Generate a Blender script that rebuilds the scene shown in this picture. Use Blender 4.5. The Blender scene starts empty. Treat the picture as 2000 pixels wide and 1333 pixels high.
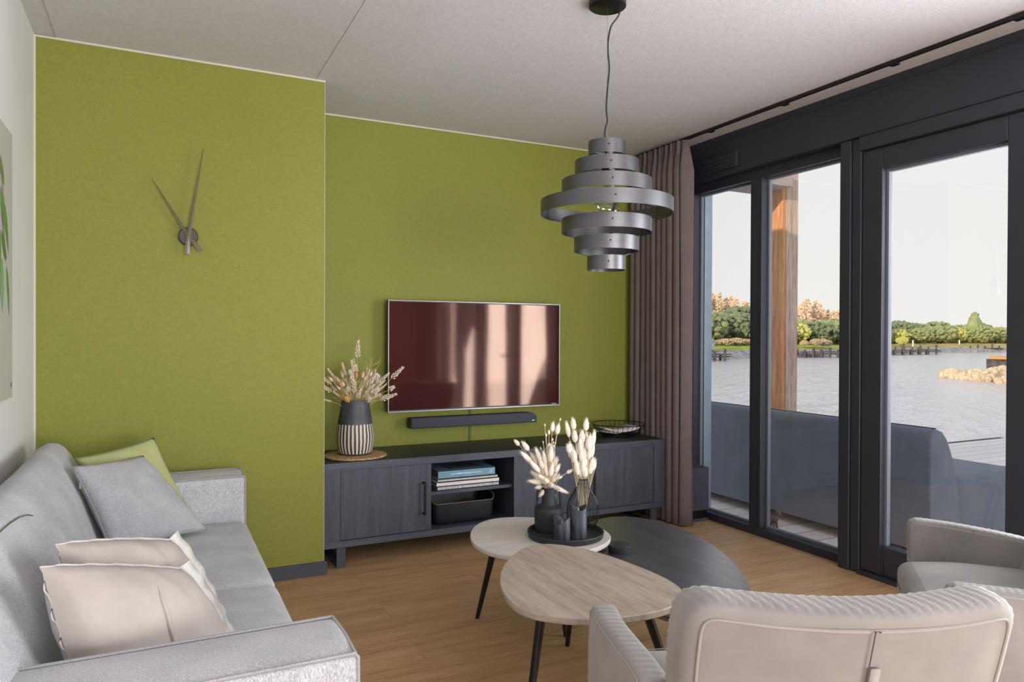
import bpy, bmesh, math, random
from math import sin, cos, pi, radians, sqrt, atan2
from mathutils import Vector, Matrix, noise

sc = bpy.context.scene
COL = sc.collection

# ------------------------------------------------------------------ camera
cam_d = bpy.data.cameras.new('camera')
cam = bpy.data.objects.new('camera', cam_d); COL.objects.link(cam)
cam_d.sensor_width = 36.0
cam_d.lens = 1401.0 / 2000.0 * 36.0
cam_d.clip_start = 0.02; cam_d.clip_end = 2000
YAW, PITCH, ROLL = radians(26.45), math.atan((666.5 - 657.6) / 1401.0), radians(.23)
F0 = Vector((sin(YAW), cos(YAW), 0)); R0 = Vector((cos(YAW), -sin(YAW), 0)); U0 = Vector((0, 0, 1))
FW = F0 * cos(PITCH) - U0 * sin(PITCH); U1 = U0 * cos(PITCH) + F0 * sin(PITCH)
RT = R0 * cos(ROLL) + U1 * sin(ROLL); UP = U1 * cos(ROLL) - R0 * sin(ROLL)
m = Matrix((RT, UP, -FW)).transposed().to_4x4(); m.translation = Vector((0, 0, 1.258))
cam.matrix_world = m
sc.camera = cam

# ------------------------------------------------------------------ world, sun, exposure
w = bpy.data.worlds.new('sky'); sc.world = w; w.use_nodes = True
nt = w.node_tree; nt.nodes.clear()
wo = nt.nodes.new('ShaderNodeOutputWorld'); bg = nt.nodes.new('ShaderNodeBackground')
tc = nt.nodes.new('ShaderNodeTexCoord'); sp = nt.nodes.new('ShaderNodeSeparateXYZ'); cr = nt.nodes.new('ShaderNodeValToRGB')
nt.links.new(tc.outputs['Generated'], sp.inputs[0]); nt.links.new(sp.outputs['Z'], cr.inputs[0])
e = cr.color_ramp.elements
e[0].position = 0.0; e[0].color = (.93, .915, .905, 1); e[1].position = 1.0; e[1].color = (.60, .72, .92, 1)
k = cr.color_ramp.elements.new(.30); k.color = (.87, .865, .875, 1)
nt.links.new(cr.outputs[0], bg.inputs[0]); bg.inputs[1].default_value = 1.08
nt.links.new(bg.outputs[0], wo.inputs[0])

def light(name, kind, loc, rot, energy, color, **kw):
    d = bpy.data.lights.new(name, kind); d.energy = energy; d.color = color
    for a, b in kw.items(): setattr(d, a, b)
    o = bpy.data.objects.new(name, d); COL.objects.link(o); o.location = loc; o.rotation_euler = rot
    return o
sun = light('sun', 'SUN', (0, 0, 20), (0, 0, 0), 4.0, (1, .80, .56), angle=radians(1.0))
sun.rotation_euler = Vector((.93, .33, -.27)).to_track_quat('-Z', 'Y').to_euler()
# added area lights outside the side and rear glazing, standing in for daylight
light('daylight_fill_side', 'AREA', (3.85, .55, 1.15), (0, radians(112), 0), 285, (.965, .985, 1), shape='RECTANGLE', size=2.2, size_y=2.3)
light('daylight_fill_rear', 'AREA', (1.2, -4.25, 1.25), (radians(112), 0, 0), 340, (1, .975, .955), shape='RECTANGLE', size=2.9, size_y=1.9)
sc.view_settings.view_transform = 'Standard'; sc.view_settings.look = 'None'
sc.view_settings.exposure = 0.0; sc.view_settings.gamma = 1.0; sc.view_settings.use_curve_mapping = False

# ------------------------------------------------------------------ materials
def lin(c):
    return tuple((x / 255 / 12.92 if x / 255 <= .04045 else ((x / 255 + .055) / 1.055) ** 2.4) for x in c[:3]) + (1,)
def base_mat(name, color, rough=.6, spec=.5, metal=0):
    m = bpy.data.materials.new(name); m.use_nodes = True
    b = m.node_tree.nodes['Principled BSDF']
    b.inputs['Base Color'].default_value = lin(color); b.inputs['Roughness'].default_value = rough
    b.inputs['Specular IOR Level'].default_value = spec; b.inputs['Metallic'].default_value = metal
    return m, m.node_tree, b
def N(nt, t, **kw):
    n = nt.nodes.new(t)
    for a, b in kw.items():
        if a in n.inputs: n.inputs[a].default_value = b
        else: setattr(n, a, b)
    return n
def coords(nt, scale=(1, 1, 1), rot=(0, 0, 0)):
    t = N(nt, 'ShaderNodeTexCoord'); mp = N(nt, 'ShaderNodeMapping')
    mp.inputs['Scale'].default_value = scale; mp.inputs['Rotation'].default_value = rot
    nt.links.new(t.outputs['Object'], mp.inputs[0]); return mp.outputs[0]
def noise_n(nt, vec, scale, detail=3, rough=.5):
    n = N(nt, 'ShaderNodeTexNoise'); n.inputs['Scale'].default_value = scale
    n.inputs['Detail'].default_value = detail; n.inputs['Roughness'].default_value = rough
    nt.links.new(vec, n.inputs['Vector']); return n.outputs['Fac']
def ramp(nt, fac, stops):
    r = N(nt, 'ShaderNodeValToRGB'); el = r.color_ramp.elements
    el[0].position, el[0].color = stops[0][0], lin(stops[0][1]); el[1].position, el[1].color = stops[-1][0], lin(stops[-1][1])
    for p, c in stops[1:-1]:
        k = el.new(p); k.color = lin(c)
    nt.links.new(fac, r.inputs[0]); return r.outputs[0]
def bump(nt, b, h, strength=.3, dist=.01):
    n = N(nt, 'ShaderNodeBump'); n.inputs['Strength'].default_value = strength; n.inputs['Distance'].default_value = dist
    nt.links.new(h, n.inputs['Height']); nt.links.new(n.outputs[0], b.inputs['Normal'])
def mathn(nt, op, a, b=None, c=None):
    n = N(nt, 'ShaderNodeMath', operation=op)
    for i, v in enumerate((a, b, c)):
        if v is None: continue
        if isinstance(v, (int, float)): n.inputs[i].default_value = v
        else: nt.links.new(v, n.inputs[i])
    return n.outputs[0]
def noisy(name, c1, c2, scale=8, rough=.6, spec=.5, bs=.2, bscale=60, bd=.002, metal=0, sc3=(1, 1, 1), detail=4):
    m, nt, b = base_mat(name, c1, rough, spec, metal)
    v = coords(nt, sc3); f = noise_n(nt, v, scale, detail)
    nt.links.new(ramp(nt, f, [(.3, c1), (.7, c2)]), b.inputs['Base Color'])
    if bs: bump(nt, b, noise_n(nt, v, bscale, 2), bs, bd)
    return m
def fabric(name, c1, c2, weave=900, rough=.95, bs=.5, streak=(1, 1, 1), sheen=.15):
    m, nt, b = base_mat(name, c1, rough, .2)
    v = coords(nt); v2 = coords(nt, streak)
    a = noise_n(nt, v2, 350, 2, .7); c = noise_n(nt, v, 7, 3)
    f = mathn(nt, 'ADD', mathn(nt, 'MULTIPLY', a, .75), mathn(nt, 'MULTIPLY', c, .25))
    nt.links.new(ramp(nt, f, [(.36, c1), (.64, c2)]), b.inputs['Base Color'])
    bump(nt, b, mathn(nt, 'ADD', noise_n(nt, v2, weave, 1), a), bs, .0012)
    b.inputs['Sheen Weight'].default_value = sheen
    return m
def wood(name, dark, mid, light_, scale=1.0, axis='x', rough=.5, bs=.25, spec=.4, stretch=14):
    m, nt, b = base_mat(name, mid, rough, spec)
    s = {'x': (1, stretch, stretch), 'y': (stretch, 1, stretch), 'z': (stretch, stretch, 1)}[axis]
    v = coords(nt, tuple(q * scale for q in s))
    f = noise_n(nt, v, 2.2, 6, .62)
    v1 = coords(nt, tuple(q * scale * 3 for q in s)); f2 = noise_n(nt, v1, 3.0, 3)
    ff = mathn(nt, 'ADD', mathn(nt, 'MULTIPLY', f, .65), mathn(nt, 'MULTIPLY', f2, .35))
    nt.links.new(ramp(nt, ff, [(.34, dark), (.5, mid), (.66, light_)]), b.inputs['Base Color'])
    bump(nt, b, ff, bs, .002)
    return m

M = {}
# walls and ceiling
def green_wall():
    m, nt, b = base_mat('green_wallpaper', (126, 138, 44), .62, .35)
    v = coords(nt, (1, 1, .12)); v2 = coords(nt, (.12, .12, 1))
    a = noise_n(nt, v, 420, 2); c = noise_n(nt, v2, 420, 2)
    f = mathn(nt, 'MULTIPLY', mathn(nt, 'ADD', a, c), .5)
    nt.links.new(ramp(nt, f, [(.35, (120, 124, 48)), (.65, (133, 137, 58))]), b.inputs['Base Color'])
    bump(nt, b, f, .35, .001); return m
M['green'] = green_wall()
M['white_wall'] = noisy('white_wallpaint', (214, 213, 212), (220, 219, 218), 3, .8, .2, .1, 200)
M['ceiling'] = noisy('ceiling_plaster', (203, 200, 204), (211, 208, 212), 40, .9, .1, .55, 160, .004)
M['caulk'] = base_mat('caulk', (196, 194, 176), .6)[0]
M['red_wall'] = noisy('reflection_red_wallpaint', (92, 50, 42), (100, 55, 46), 3, .8, .2, .1)  # unseen wall, dark red invented for its reflection in the television
M['frame'] = noisy('dark_frame_paint', (44, 47, 57), (48, 51, 61), 3, .38, .5, .05, 80)
M['lit_bead'] = base_mat('sky_lit_bead', (112, 117, 126), .4)[0]  # pale tone paints sky light on the frame sides into the beads
M['skirt'] = base_mat('skirting_paint', (60, 64, 76), .5)[0]
def floor_mat():
    m, nt, b = base_mat('oak_floor', (166, 128, 90), .42, .45)
    v = coords(nt)
    br = N(nt, 'ShaderNodeTexBrick'); nt.links.new(v, br.inputs['Vector'])
    br.inputs['Scale'].default_value = 1.0; br.inputs['Mortar Size'].default_value = .0012
    br.inputs['Brick Width'].default_value = 1.5; br.inputs['Row Height'].default_value = .22
    br.inputs['Color1'].default_value = (0, 0, 0, 1); br.inputs['Color2'].default_value = (1, 1, 1, 1); br.inputs['Mortar'].default_value = (.5, .5, .5, 1)
    br.offset = .37
    ad = N(nt, 'ShaderNodeVectorMath', operation='MULTIPLY_ADD')
    nt.links.new(br.outputs['Color'], ad.inputs[0]); ad.inputs[1].default_value = (7, 5, 3); nt.links.new(v, ad.inputs[2])
    mp = N(nt, 'ShaderNodeMapping'); mp.inputs['Scale'].default_value = (.9, 9, 1); nt.links.new(ad.outputs[0], mp.inputs[0])
    f = noise_n(nt, mp.outputs[0], 2.0, 7, .62)
    mp2 = N(nt, 'ShaderNodeMapping'); mp2.inputs['Scale'].default_value = (3, 60, 1); nt.links.new(ad.outputs[0], mp2.inputs[0])
    f2 = noise_n(nt, mp2.outputs[0], 2.0, 3, .6)
    ff = mathn(nt, 'ADD', mathn(nt, 'MULTIPLY', f, .62), mathn(nt, 'MULTIPLY', f2, .38))
    col = ramp(nt, ff, [(.30, (146, 112, 78)), (.45, (180, 143, 104)), (.56, (192, 156, 116)), (.70, (206, 172, 134))])
    mx = N(nt, 'ShaderNodeMix', data_type='RGBA'); mx.blend_type = 'MULTIPLY'
    nt.links.new(br.outputs['Fac'], mx.inputs['Factor']); nt.links.new(col, mx.inputs[6]); mx.inputs[7].default_value = (.66, .6, .55, 1)
    nt.links.new(mx.outputs[2], b.inputs['Base Color'])
    bump(nt, b, ff, .2, .0015); return m
M['floor'] = floor_mat()
# furniture
M['sofa'] = fabric('grey_sofa_fabric', (152, 154, 161), (206, 208, 213), 800, .95, .6, (1, 1, .35))
M['sofa_pipe'] = fabric('grey_sofa_piping', (140, 141, 145), (172, 172, 175))
M['grey_cush'] = fabric('grey_cushion_fabric', (150, 152, 158), (186, 188, 193), 700, .95, .6, (.4, 1, 1))
M['green_cush'] = fabric('green_cushion_fabric', (160, 164, 112), (174, 177, 126), 700)
M['cream'] = noisy('cream_velvet', (168, 161, 156), (180, 173, 168), 9, .85, .25, .3, 40, .004)
M['cream_back'] = fabric('white_plush', (190, 188, 184), (212, 210, 206), 500, 1, .9)
M['velvet'] = noisy('taupe_velvet', (132, 129, 128), (150, 146, 144), 7, .75, .3, .12, 260, .001)
M['velvet'].node_tree.nodes['Principled BSDF'].inputs['Sheen Weight'].default_value = .35
M['velvet_pipe'] = base_mat('taupe_piping', (158, 153, 149), .8)[0]
M['seam'] = base_mat('dark_seam', (88, 82, 78), .9)[0]
M['black'] = base_mat('black_metal', (16, 16, 18), .35)[0]
M['blackleg'] = base_mat('black_lacquered_wood', (20, 20, 22), .3)[0]
M['matt_black'] = noisy('matt_black_ceramic', (40, 43, 48), (46, 49, 54), 10, .55, .4, .1)
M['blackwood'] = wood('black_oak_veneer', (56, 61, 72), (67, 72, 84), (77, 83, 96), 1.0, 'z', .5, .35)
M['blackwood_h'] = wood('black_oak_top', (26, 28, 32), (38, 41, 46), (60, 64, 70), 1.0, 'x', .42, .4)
M['blacktable'] = wood('black_oak_table', (38, 42, 50), (54, 58, 67), (84, 88, 97), 1.2, 'y', .30, .35, spec=.6)
M['blacktable'].node_tree.nodes['Principled BSDF'].inputs['IOR'].default_value = 2.5
M['blacktable'].node_tree.nodes['Principled BSDF'].inputs['Coat Weight'].default_value = .5
M['blacktable'].node_tree.nodes['Principled BSDF'].inputs['Coat Roughness'].default_value = .32
M['oak_top'] = wood('pale_oak', (146, 132, 118), (170, 158, 145), (186, 175, 163), 1.1, 'y', .55, .35, stretch=9)
M['white_top'] = wood('white_washed_table', (196, 190, 188), (208, 203, 201), (216, 212, 210), .8, 'x', .5, .1)
M['curtain'] = fabric('taupe_curtain', (98, 87, 86), (122, 110, 108), 900, .95, .4, (1, 1, 1), .2)
M['lamp'] = noisy('brushed_grey_steel', (98, 98, 102), (110, 110, 114), 20, .38, .5, .05, 200, .0005, .85, (1, 1, 30))
M['chrome'] = base_mat('chrome', (190, 190, 192), .15, .5, 1)[0]
M['clock'] = base_mat('brushed_clock_metal', (168, 158, 148), .35, .5, .8)[0]
M['clock_disc'] = base_mat('dark_clock_disc', (48, 40, 38), .45)[0]
M['soundbar'] = noisy('speaker_cloth', (62, 65, 74), (80, 83, 93), 700, .9, .2, .4, 900, .001)
M['white'] = base_mat('white_mark', (226, 228, 234), .5)[0]
M['cable'] = base_mat('black_cable', (24, 24, 26), .5)[0]
M['dcable'] = base_mat('green_cable_cover', (84, 98, 36), .5)[0]
M['silver'] = base_mat('silver_edge', (150, 148, 150), .3, .5, .6)[0]
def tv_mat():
    m, nt, b = base_mat('glossy_screen', (58, 27, 29), .3, 0)  # maroon base: the room's dark red reflection painted into the screen colour
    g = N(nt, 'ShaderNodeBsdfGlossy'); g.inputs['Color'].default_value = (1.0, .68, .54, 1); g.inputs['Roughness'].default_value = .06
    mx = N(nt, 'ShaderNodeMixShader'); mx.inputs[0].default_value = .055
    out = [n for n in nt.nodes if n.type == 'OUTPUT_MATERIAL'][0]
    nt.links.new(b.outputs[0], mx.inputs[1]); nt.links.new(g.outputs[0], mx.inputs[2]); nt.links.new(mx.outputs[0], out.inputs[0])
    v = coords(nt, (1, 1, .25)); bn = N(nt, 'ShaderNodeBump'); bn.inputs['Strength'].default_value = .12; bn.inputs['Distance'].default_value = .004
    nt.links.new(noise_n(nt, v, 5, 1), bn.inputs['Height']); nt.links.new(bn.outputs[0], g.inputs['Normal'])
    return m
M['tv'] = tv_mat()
def glass_mat(name, tint=(1, 1, 1), base=.04):
    m = bpy.data.materials.new(name); m.use_nodes = True; nt = m.node_tree; nt.nodes.clear()
    out = N(nt, 'ShaderNodeOutputMaterial'); tr = N(nt, 'ShaderNodeBsdfTransparent'); gl = N(nt, 'ShaderNodeBsdfGlossy')
    tr.inputs[0].default_value = tint + (1,); gl.inputs['Roughness'].default_value = .0
    lw = N(nt, 'ShaderNodeLayerWeight'); lw.inputs[0].default_value = .5
    p = mathn(nt, 'POWER', lw.outputs['Facing'], 4.0)
    f = mathn(nt, 'ADD', mathn(nt, 'MULTIPLY', p, 1 - base), base)
    mx = N(nt, 'ShaderNodeMixShader'); nt.links.new(f, mx.inputs[0]); nt.links.new(tr.outputs[0], mx.inputs[1]); nt.links.new(gl.outputs[0], mx.inputs[2])
    nt.links.new(mx.outputs[0], out.inputs[0]); return m
M['glass'] = glass_mat('window_glass', (1, 1, 1), .07)
M['bulb'] = glass_mat('bulb_glass', (.96, .97, .97), .12)
M['canvas'] = base_mat('picture_print', (188, 188, 192), .25, .5)[0]
M['leaf'] = noisy('printed_leaf', (42, 110, 40), (96, 156, 62), 30, .3, .4, 0)
M['leaf_pale'] = noisy('printed_pale_leaf', (104, 150, 112), (130, 172, 130), 30, .3, .4, 0)
M['dry'] = noisy('dried_grass', (206, 184, 148), (232, 216, 190), 40, .9, .1, 0)
M['dry_stem'] = noisy('dried_stem', (196, 172, 116), (214, 192, 140), 40, .8, .2, 0)
M['dry_brown'] = noisy('dried_brown_pod', (188, 138, 84), (208, 164, 108), 60, .9, .1, .4, 300)
M['dry_white'] = noisy('dried_white_flower', (214, 202, 186), (236, 228, 214), 60, .9, .1, .3, 200)
M['bunny'] = noisy('bunny_tail_fluff', (238, 228, 212), (248, 240, 228), 60, .95, .1, .3, 300)
M['woven'] = noisy('woven_seagrass', (120, 86, 56), (222, 186, 140), 110, .85, .2, .8, 120, .004)
def vase_mat():
    m, nt, b = base_mat('striped_ceramic', (56, 58, 64), .5)
    t = N(nt, 'ShaderNodeTexCoord'); s = N(nt, 'ShaderNodeSeparateXYZ'); nt.links.new(t.outputs['Object'], s.inputs[0])
    a = mathn(nt, 'ARCTAN2', s.outputs['Y'], s.outputs['X'])
    nz = noise_n(nt, coords(nt, (1, 1, 1)), 14, 2)
    wv = mathn(nt, 'SINE', mathn(nt, 'ADD', mathn(nt, 'MULTIPLY', a, 29), mathn(nt, 'MULTIPLY', nz, 2.2)))
    st = mathn(nt, 'GREATER_THAN', wv, .1)
    lo = mathn(nt, 'LESS_THAN', mathn(nt, 'ADD', s.outputs['Z'], mathn(nt, 'MULTIPLY', nz, .012)), .178)
    hi = mathn(nt, 'GREATER_THAN', s.outputs['Z'], .006)
    f = mathn(nt, 'MULTIPLY', mathn(nt, 'MULTIPLY', st, lo), hi)
    mx = N(nt, 'ShaderNodeMix', data_type='RGBA'); nt.links.new(f, mx.inputs['Factor'])
    nt.links.new(ramp(nt, noise_n(nt, coords(nt), 12, 3), [(.3, (50, 52, 58)), (.7, (74, 76, 84))]), mx.inputs[6]); mx.inputs[7].default_value = lin((214, 202, 184))
    nt.links.new(mx.outputs[2], b.inputs['Base Color']); bump(nt, b, f, .5, .002); return m
M['vase'] = vase_mat()
M['candle'] = noisy('black_wax', (34, 38, 46), (104, 108, 118), 34, .35, .5, .25, 60, .002, 0, (1, 1, .25))
M['flame'] = base_mat('white_flame_tip', (206, 200, 192), .4)[0]
M['blue_book'] = noisy('blue_cover', (108, 152, 178), (122, 164, 188), 14, .4, .5, 0)
M['book_art'] = noisy('cover_picture', (70, 52, 54), (120, 130, 142), 26, .4, .5, 0)
M['paper'] = base_mat('page_block', (120, 112, 108), .9)[0]
M['white_book'] = base_mat('white_cover', (222, 220, 222), .4)[0]
M['grey_book'] = noisy('grey_white_cover', (176, 176, 180), (206, 204, 206), 40, .4, .5, 0, sc3=(4, 1, 1))
M['multi_book'] = noisy('mixed_print_cover', (128, 142, 148), (216, 214, 210), 60, .4, .5, 0, sc3=(1, 1, .1))
M['basket'] = noisy('dark_leather', (26, 30, 35), (34, 39, 45), 18, .45, .4, .2, 120, .001)
M['magazine'] = noisy('magazine_print', (190, 192, 196), (224, 225, 228), 30, .3, .5, 0)
# outdoors
M['deck'] = None
def deck_mat():
    m, nt, b = base_mat('weathered_deck', (150, 142, 140), .75, .25)
    v = coords(nt)
    s = N(nt, 'ShaderNodeSeparateXYZ'); nt.links.new(v, s.inputs[0])
    q = mathn(nt, 'DIVIDE', s.outputs['Y'], .19); fr = mathn(nt, 'FRACT', q)
    gap = mathn(nt, 'LESS_THAN', fr, .035)
    fl = mathn(nt, 'FLOOR', q)
    wn = N(nt, 'ShaderNodeTexWhiteNoise', noise_dimensions='1D'); nt.links.new(fl, wn.inputs['W'])
    g = noise_n(nt, coords(nt, (1.5, 25, 1)), 3, 5)
    f = mathn(nt, 'ADD', mathn(nt, 'MULTIPLY', g, .7), mathn(nt, 'MULTIPLY', wn.outputs[0], .3))
    c = ramp(nt, f, [(.2, (222, 210, 203)), (.8, (244, 236, 230))])
    mx = N(nt, 'ShaderNodeMix', data_type='RGBA'); nt.links.new(gap, mx.inputs['Factor']); nt.links.new(c, mx.inputs[6]); mx.inputs[7].default_value = lin((46, 40, 40))
    nt.links.new(mx.outputs[2], b.inputs['Base Color']); bump(nt, b, f, .2, .003); return m
M['deck'] = deck_mat()
M['osofa'] = fabric('blue_grey_outdoor_fabric', (94, 101, 113), (116, 124, 135), 500, .9, .3)
M['post_red'] = wood('orange_timber', (164, 108, 72), (196, 140, 100), (214, 164, 126), 1.0, 'z', .7, .3)
M['post_grey'] = wood('weathered_timber', (150, 128, 114), (190, 168, 152), (212, 194, 182), 1.0, 'z', .8, .4)
M['soffit'] = wood('soffit_board', (150, 138, 134), (170, 160, 156), (182, 172, 168), 1.0, 'x', .8, .1)
M['pier'] = noisy('old_pier_timber', (58, 56, 62), (104, 100, 104), 4, .8, .2, .2)
def water_mat():
    m, nt, b = base_mat('lake_water', (196, 199, 210), .22, 1.0, .45)
    b.inputs['IOR'].default_value = 1.6
    v = coords(nt, (1, 1, 1), (0, 0, radians(-35)))
    mp = N(nt, 'ShaderNodeMapping'); mp.inputs['Scale'].default_value = (.45, 2.2, 1); nt.links.new(v, mp.inputs[0])
    a = noise_n(nt, mp.outputs[0], .9, 4, .6); c = noise_n(nt, mp.outputs[0], .12, 2, .5)
    bump(nt, b, mathn(nt, 'ADD', a, mathn(nt, 'MULTIPLY', c, 1.5)), 1.0, .3); return m
M['water'] = water_mat()
def land_mat():
    m, nt, b = base_mat('bank_grass', (150, 160, 80), .95, .1)
    t = N(nt, 'ShaderNodeTexCoord'); s = N(nt, 'ShaderNodeSeparateXYZ'); nt.links.new(t.outputs['Object'], s.inputs[0])
    g = noise_n(nt, coords(nt, (.05, .25, 1)), 3, 5, .6)
    left = ramp(nt, g, [(.38, (120, 150, 60)), (.55, (178, 190, 84)), (.66, (186, 160, 118))])
    right = ramp(nt, g, [(.38, (140, 134, 76)), (.55, (196, 172, 112)), (.66, (210, 180, 130))])
    fx = N(nt, 'ShaderNodeMapRange'); fx.inputs['From Min'].default_value = 80; fx.inputs['From Max'].default_value = 105
    nt.links.new(s.outputs['X'], fx.inputs['Value'])
    mx = N(nt, 'ShaderNodeMix', data_type='RGBA'); nt.links.new(fx.outputs[0], mx.inputs['Factor']); nt.links.new(left, mx.inputs[6]); nt.links.new(right, mx.inputs[7])
    st = ramp(nt, noise_n(nt, coords(nt), 1.6, 4, .8), [(.35, (112, 110, 112)), (.65, (190, 186, 184))])
    lz = mathn(nt, 'LESS_THAN', mathn(nt, 'ADD', s.outputs['Z'], mathn(nt, 'MULTIPLY', g, .4)), .08)
    m2 = N(nt, 'ShaderNodeMix', data_type='RGBA'); nt.links.new(lz, m2.inputs['Factor']); nt.links.new(mx.outputs[2], m2.inputs[6]); nt.links.new(st, m2.inputs[7])
    nt.links.new(m2.outputs[2], b.inputs['Base Color']); bump(nt, b, noise_n(nt, coords(nt), 2, 4), .6, .3); return m
M['land'] = land_mat()
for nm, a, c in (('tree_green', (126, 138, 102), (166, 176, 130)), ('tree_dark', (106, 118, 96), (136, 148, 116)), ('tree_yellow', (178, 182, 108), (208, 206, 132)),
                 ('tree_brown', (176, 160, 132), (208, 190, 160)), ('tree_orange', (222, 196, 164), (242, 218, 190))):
    M[nm] = noisy(nm + '_foliage', a, c, .9, .95, .1, 0)  # distance haze painted in: foliage colours paled and greyed
M['trunk'] = noisy('bark', (96, 82, 72), (130, 112, 98), 2, .9, .1, 0)
M['rock'] = noisy('pale_rock', (176, 158, 138), (226, 210, 186), 2.2, .9, .2, .4, 4, .05)
M['plat'] = base_mat('fresh_timber', (206, 146, 84), .7)[0]
M['tarp'] = base_mat('pale_blue_tarpaulin', (166, 182, 190), .6)[0]
M['statue'] = noisy('brown_resin', (84, 70, 62), (124, 106, 96), 60, .6, .4, .3)
M['facade'] = noisy('grey_blue_facade', (150, 166, 180), (164, 178, 190), 10, .7, .3, .2)

# ------------------------------------------------------------------ mesh helpers
class MB:
    def __init__(s): s.v = []; s.f = []
    def add(s, v, f):
        n = len(s.v); s.v += [tuple(p) for p in v]; s.f += [tuple(i + n for i in q) for q in f]; return s
    def box(s, x0, x1, y0, y1, z0, z1, bev=0, seg=2):
        bm = bmesh.new(); bmesh.ops.create_cube(bm, size=1)
        for v in bm.verts: v.co = Vector(((x0 + x1) / 2 + v.co.x * (x1 - x0), (y0 + y1) / 2 + v.co.y * (y1 - y0), (z0 + z1) / 2 + v.co.z * (z1 - z0)))
        if bev: bmesh.ops.bevel(bm, geom=bm.edges[:], offset=bev, segments=seg, profile=.5, affect='EDGES')
        s.add([v.co for v in bm.verts], [[v.index for v in f.verts] for f in bm.faces] if not bm.verts.index_update() else []); bm.free(); return s
    def tube(s, pts, r, n=8, cap=True):
        pts = [Vector(p) for p in pts]; rs = r if isinstance(r, (list, tuple)) else [r] * len(pts)
        vs = []; up = None
        for i, p in enumerate(pts):
            t = (pts[min(i + 1, len(pts) - 1)] - pts[max(i - 1, 0)]).normalized()
            if up is None:
                up = Vector((0, 0, 1)) if abs(t.z) < .9 else Vector((1, 0, 0))
            a = t.cross(up)
            if a.length < 1e-6: a = t.cross(Vector((0, 1, 0)))
            a.normalize(); b = t.cross(a).normalized(); up = -b if False else up
            for k in range(n):
                q = 2 * pi * k / n; vs.append(p + (a * cos(q) + b * sin(q)) * rs[i])
        fs = [(i * n + k, i * n + (k + 1) % n, (i + 1) * n + (k + 1) % n, (i + 1) * n + k) for i in range(len(pts) - 1) for k in range(n)]
        if cap: fs += [tuple(range(n))[::-1], tuple((len(pts) - 1) * n + k for k in range(n))]
        return s.add(vs, fs)
    def lathe(s, prof, c=(0, 0, 0), n=48, closed=False):
        vs = []; 
        for (r, z) in prof:
            for k in range(n):
                q = 2 * pi * k / n; vs.append((c[0] + r * cos(q), c[1] + r * sin(q), c[2] + z))
        m = len(prof); fs = []
        rng = range(m) if closed else range(m - 1)
        for i in rng:
            j = (i + 1) % m
            for k in range(n): fs.append((i * n + k, i * n + (k + 1) % n, j * n + (k + 1) % n, j * n + k))
        if not closed:
            if prof[0][0] > 1e-6: fs.append(tuple(range(n))[::-1])
            if prof[-1][0] > 1e-6: fs.append(tuple((m - 1) * n + k for k in range(n)))
        return s.add(vs, fs)
    def loft(s, secs, cap=True):
        n = len(secs[0]); vs = [p for q in secs for p in q]
        fs = [(i * n + k, i * n + (k + 1) % n, (i + 1) * n + (k + 1) % n, (i + 1) * n + k) for i in range(len(secs) - 1) for k in range(n)]
        if cap: fs += [tuple(range(n))[::-1], tuple((len(secs) - 1) * n + k for k in range(n))]
        return s.add(vs, fs)
    def grid(s, fn, nu, nv):
        vs = [fn(i / nu, j / nv) for i in range(nu + 1) for j in range(nv + 1)]
        fs = [(i * (nv + 1) + j, (i + 1) * (nv + 1) + j, (i + 1) * (nv + 1) + j + 1, i * (nv + 1) + j + 1) for i in range(nu) for j in range(nv)]
        return s.add(vs, fs)
    def soft(s, x0, x1, y0, y1, z0, z1, r=.04, n=14, fn=None):
        """rounded box"""
        c = Vector(((x0 + x1) / 2, (y0 + y1) / 2, (z0 + z1) / 2)); h = Vector(((x1 - x0) / 2, (y1 - y0) / 2, (z1 - z0) / 2))
        bm = bmesh.new(); bmesh.ops.create_cube(bm, size=2); bmesh.ops.subdivide_edges(bm, edges=bm.edges[:], cuts=n, use_grid_fill=True)
        for v in bm.verts:
            q = []
            for a in range(3):
                t = v.co[a]; rr = min(r / h[a], 1)
                # denser near edges
                t = math.copysign(1 - (1 - abs(t)) ** 1.6, t)
                q.append(t * h[a])
            p = Vector(q); inner = Vector([max(-(h[a] - r), min(h[a] - r, p[a])) for a in range(3)])
            d = p - inner
            if d.length > 1e-9:
                d = d.normalized() * r
            p2 = inner + d
            if fn: p2 = fn(p2, h)
            v.co = c + p2
        bm.verts.index_update()
        s.add([v.co for v in bm.verts], [[v.index for v in f.verts] for f in bm.faces]); bm.free(); return s
    def ball(s, c, r, sub=2, sx=1, sy=1, sz=1, rot=None, jit=0, rng=None):
        bm = bmesh.new(); bmesh.ops.create_icosphere(bm, subdivisions=sub, radius=1)
        for v in bm.verts:
            p = Vector((v.co.x * sx, v.co.y * sy, v.co.z * sz)) * r
            if jit: p *= 1 + rng.uniform(-jit, jit)
            if rot: p = rot @ p
            v.co = Vector(c) + p
        bm.verts.index_update()
        s.add([v.co for v in bm.verts], [[v.index for v in f.verts] for f in bm.faces]); bm.free(); return s
    def mesh(s, name, mat, smooth=True, ang=40):
        me = bpy.data.meshes.new(name); me.from_pydata(s.v, [], s.f); me.update()
        bm = bmesh.new(); bm.from_mesh(me); bmesh.ops.remove_doubles(bm, verts=bm.verts, dist=1e-6); bmesh.ops.recalc_face_normals(bm, faces=bm.faces[:]); bm.to_mesh(me); bm.free()
        if mat: me.materials.append(mat)
        if smooth:
            me.shade_smooth(); me.set_sharp_from_angle(angle=radians(ang))
        return me
def wloc(o):
    p = Vector((0, 0, 0))
    while o is not None: p += o.location; o = o.parent
    return p
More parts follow.
